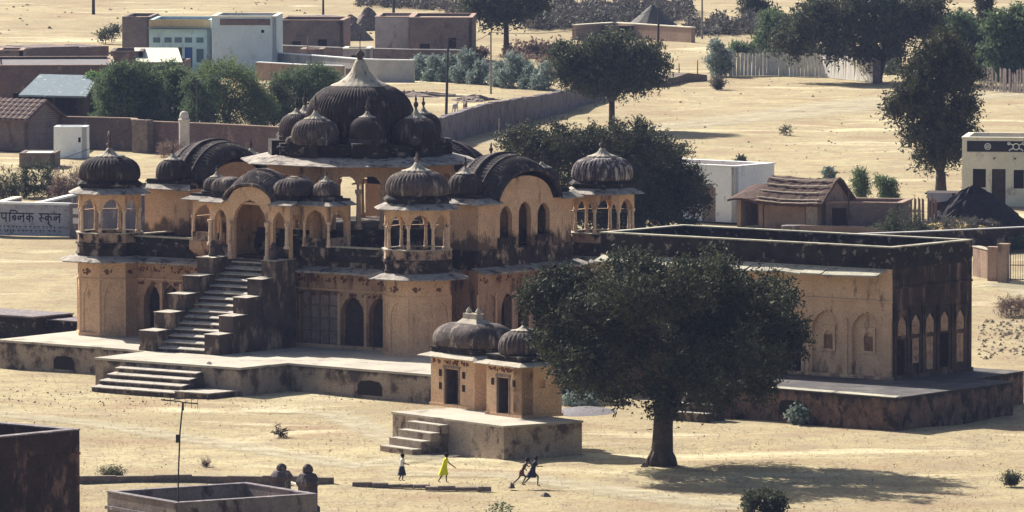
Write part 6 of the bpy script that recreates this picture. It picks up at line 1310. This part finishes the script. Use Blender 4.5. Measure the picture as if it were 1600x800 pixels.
# ------------------------------------------------------------------ people
skin_m = mat('brown_skin', (0.10, 0.055, 0.038), (0.08, 0.044, 0.03), 5, bump=0, rough=.6, grain=.05)
hair_m = mat('black_hair', (0.01, 0.009, 0.01), bump=0, grain=.1)
def cloth(n, c): return mat(n, c, tuple(i * .85 for i in c), 4, bump=.2, grain=.08)
def person(label, px, py, h, J, garments, face=0.0):
    """J joints in metres for a 1.4 m child facing +x (to the right); y is depth"""
    k = h / 1.4; base = P(px, py); r = empty('person', base, face, label, 'person')
    V_ = []; E_ = []; Rd = []
    def add(p, rad, par=None):
        V_.append(tuple(c * k for c in p)); Rd.append(rad * k)
        if par is not None: E_.append((par, len(V_) - 1))
        return len(V_) - 1
    pel = add(J['pelvis'], .095); ab = add(J['waist'], .085, pel); chs = add(J['chest'], .105, ab); nk = add(J['neck'], .042, chs)
    hd0 = Vector(J['head']); h1 = add(tuple(hd0 - Vector((0, 0, .05))), .07, nk); h2 = add(tuple(hd0 + Vector((.004, 0, .03))), .088, h1); add(tuple(hd0 + Vector((-.005, 0, .085))), .06, h2)
    add(tuple(hd0 + Vector((.10, 0, -.005))), .012, h1)                     # nose
    for s_ in ('l', 'r'):
        sh, el, wr = J['sh' + s_], J['el' + s_], J['wr' + s_]
        a = add(sh, .045, chs); e = add(el, .031, a); w_ = add(wr, .022, e)
        d = (Vector(wr) - Vector(el)).normalized(); palm = Vector(wr) + d * .055; pn = add(tuple(palm), .026, w_)
        sd_ = d.cross(Vector((0, 1, .2))).normalized()
        for q, ln in enumerate((.045, .055, .05, .038)):
            off = sd_ * (.012 * (q - 1.5)); t1 = add(tuple(palm + off + d * ln * .6 + Vector((0, 0, -.004))), .0075, pn); add(tuple(palm + off + d * ln + Vector((.004, 0, -.012))), .006, t1)
        t1 = add(tuple(Vector(wr) + d * .02 + sd_ * .03), .009, pn)
        hp, kn, an, to = J['hp' + s_], J['kn' + s_], J['an' + s_], J['to' + s_]
        a = add(hp, .07, pel); e = add(kn, .043, a); c_ = add(tuple(Vector(kn).lerp(Vector(an), .3)), .042, e); w_ = add(an, .026, c_); add(to, .022, w_)
    me = bpy.data.meshes.new('body'); me.from_pydata(V_, E_, []); o = bpy.data.objects.new('body', me); C.objects.link(o); o.parent = r
    md_ = o.modifiers.new('skin', 'SKIN'); me.skin_vertices[0].data[0].use_root = True
    for i, rr2 in enumerate(Rd): me.skin_vertices[0].data[i].radius = (rr2, rr2)
    md_.use_smooth_shade = True; sb = o.modifiers.new('sub', 'SUBSURF'); sb.levels = 1; sb.render_levels = 1
    me.materials.append(skin_m)
    b = MB(); b.smooth = True; hh_ = hd0 * k
    b.at(hh_.x - .015 * k, hh_.y, hh_.z + .012 * k); b.lathe([(.072 * k, -.06 * k), (.098 * k, -.02 * k), (.104 * k, .03 * k), (.09 * k, .085 * k), (.05 * k, .115 * k), (.01 * k, .122 * k)], 14); b.at(); b.build('hair', hair_m, r)
    b = MB(); b.smooth = True
    for yy in (-.033, .033): b.at(hh_.x + .088 * k, hh_.y + yy * k, hh_.z + .01 * k); b.lathe([(.004 * k, -.008 * k), (.011 * k, 0), (.004 * k, .008 * k)], 6)
    b.at(); b.build('eyes', paint_w, r)
    for nm, mt, rings, sleeves in garments:
        b = MB(); b.smooth = True; n = 16; vs = []
        for (cx, cy, cz, rx, ry) in rings:
            for q in range(n):
                a = 6.2832 * q / n; f = 1 + (.06 * math.sin(a * 5) if cz < .8 else 0); vs.append(((cx + rx * f * math.cos(a)) * k, (cy + ry * f * math.sin(a)) * k, cz * k))
        m_ = len(rings); b.add(vs, [(i * n + q, i * n + (q + 1) % n, (i + 1) * n + (q + 1) % n, (i + 1) * n + q) for i in range(m_ - 1) for q in range(n)] + [tuple((m_ - 1) * n + q for q in range(n))])
        for s_ in sleeves:
            a, e = Vector(J['sh' + s_]) * k, Vector(J['el' + s_]) * k; c_ = Vector(J['chest']) * k; c_.z = a.z; b.tube([c_.lerp(a, .5), a, a.lerp(e, .75)], [.06 * k, .058 * k, .05 * k], 10)
        b.build(nm, mt, r)
    return r
def pose(lean=0., legs=((.05, .1), (-.05, -.1)), arms=None, hip=.74):
    """legs: per side (knee forward, ankle forward, ankle height)"""
    J = {'pelvis': (0, 0, hip), 'waist': (lean * .3, 0, hip + .14), 'chest': (lean * .7, 0, hip + .33), 'neck': (lean * .95, 0, hip + .45), 'head': (lean * 1.1 + .01, 0, hip + .56)}
    for s_, y in (('l', .12), ('r', -.12)):
        i = 0 if s_ == 'l' else 1
        J['sh' + s_] = (lean * .8, y * 1.1, hip + .41); J['hp' + s_] = (0, y * .6, hip - .04)
        kx, kz, ax, az = legs[i]; J['kn' + s_] = (kx, y * .6, kz); J['an' + s_] = (ax, y * .6, az); J['to' + s_] = (ax + .13, y * .6, max(.025, az - .04))
        (ex, ez), (wx, wz) = arms[i]; J['el' + s_] = (lean * .8 + ex, y * 1.45, hip + .41 + ez); J['wr' + s_] = (lean * .8 + wx, y * 1.4, hip + .41 + wz)
    return J
dn = ((.0, -.22), (.05, -.43))
J = pose(.03, ((.06, .40, .03, .06), (-.02, .38, -.16, .08)), (((.0, -.22), (.06, -.42)), ((.06, -.2), (.26, -.26))), .72)
person('child in white shirt and dark skirt walking right, leftmost of the four', 628, 752, 1.32, J, [
    ('shirt', cloth('white_cloth', (0.72, 0.70, 0.68)), [(0, 0, .74, .115, .13), (.01, 0, .9, .115, .135), (.02, 0, 1.05, .12, .145), (.03, 0, 1.15, .09, .13), (.03, 0, 1.19, .045, .055)], 'lr'),
    ('skirt', cloth('navy_cloth', (0.03, 0.03, 0.06)), [(0, 0, .30, .22, .19), (0, 0, .45, .19, .17), (0, 0, .62, .15, .15), (0, 0, .77, .12, .135)], '')])
J = pose(.10, ((.10, .40, .10, .06), (-.10, .38, -.28, .09)), (((-.08, -.22), (-.12, -.4)), ((.16, -.2), (.38, -.36))), .74)
person('child in bright yellow dress striding right', 694, 755, 1.42, J, [
    ('dress', cloth('yellow_cloth', (0.75, 0.72, 0.03)), [(-.05, 0, .38, .25, .2), (-.03, 0, .55, .2, .18), (0, 0, .74, .14, .14), (.03, 0, .9, .115, .13), (.07, 0, 1.06, .12, .145), (.085, 0, 1.16, .09, .12), (.095, 0, 1.2, .045, .055)], 'lr')])
run_arms = (((-.16, -.14), (-.02, -.30)), ((.14, -.16), (.28, -.06)))
J = pose(.26, ((.20, .44, .02, .10), (-.12, .42, -.42, .14)), run_arms, .70)
person('shirtless child in brown shorts running right behind the navy dress', 815, 760, 1.38, J, [
    ('shorts', cloth('brown_cloth', (0.16, 0.08, 0.06)), [(.02, 0, .5, .15, .16), (0, 0, .6, .135, .15), (0, 0, .72, .115, .125), (.02, 0, .8, .1, .11)], '')])
J = pose(.16, ((.26, .46, .24, .05), (-.14, .40, -.44, .12)), (((-.18, -.16), (-.26, -.02)), ((.10, -.2), (.25, -.2))), .74)
person('child in dark navy dress running right, rightmost of the four', 832, 760, 1.42, J, [
    ('dress', cloth('navy_cloth', (0.03, 0.03, 0.06)), [(-.08, 0, .42, .27, .2), (-.04, 0, .58, .2, .18), (0, 0, .74, .14, .14), (.04, 0, .9, .115, .13), (.1, 0, 1.06, .12, .145), (.13, 0, 1.16, .09, .12), (.15, 0, 1.2, .045, .055)], 'lr')])
# two grazing goats in the far yard
def goat(px, py, label, mt, rz):
    r = empty('goat', P(px, py), rz, label, 'goat'); V_ = []; E_ = []; Rd = []
    def add(p, rad, par=None):
        V_.append(p); Rd.append(rad)
        if par is not None: E_.append((par, len(V_) - 1))
        return len(V_) - 1
    a = add((0, 0, .72), .17); c = add((.32, 0, .75), .19, a); d = add((-.32, 0, .74), .16, a)
    n1 = add((.5, 0, .88), .09, c); hd = add((.64, 0, 1.0), .075, n1); add((.8, 0, .92), .04, hd); add((.62, .12, 1.05), .02, hd); add((.62, -.12, 1.05), .02, hd)
    add((-.5, 0, .82), .025, d)
    for sx, par in ((.32, c), (-.34, d)):
        for y in (-.1, .1):
            k_ = add((sx + (.02 if sx > 0 else .05), y, .42), .05, par); q = add((sx + (0 if sx > 0 else -.05), y, .24), .03, k_); add((sx, y, .02), .028, q)
    me = bpy.data.meshes.new('body'); me.from_pydata(V_, E_, []); o = bpy.data.objects.new('body', me); C.objects.link(o); o.parent = r; o.modifiers.new('skin', 'SKIN'); me.skin_vertices[0].data[0].use_root = True
    for i, rr2 in enumerate(Rd): me.skin_vertices[0].data[i].radius = (rr2, rr2)
    s2 = o.modifiers.new('sub', 'SUBSURF'); s2.levels = 1; s2.render_levels = 1; me.materials.append(mt)
goat(711, 178, 'pale goat standing left of the brown one by the field wall', grey_wall, R(70)); goat(727, 175, 'brown goat standing right of the pale one by the field wall', rubble_m, R(100))

# ------------------------------------------------------------------ haze
hb = MB(); hb.box(-1000, 1000, -20, 2600, -1.5, 41); hz = hb.build('haze', [])
hm = bpy.data.materials.new('haze_air'); hm.use_nodes = True; t = hm.node_tree; t.nodes.clear(); ou = t.nodes.new('ShaderNodeOutputMaterial'); pv = t.nodes.new('ShaderNodeVolumePrincipled')
pv.inputs['Color'].default_value = (0.46, 0.58, 1.0, 1); pv.inputs['Density'].default_value = 0.00006; pv.inputs['Anisotropy'].default_value = 0.0
t.links.new(pv.outputs[0], ou.inputs['Volume']); hz.data.materials.append(hm); tag(hz, 'thin blue morning haze over the whole place', kind='stuff')
sc.cycles.volume_bounces = 0
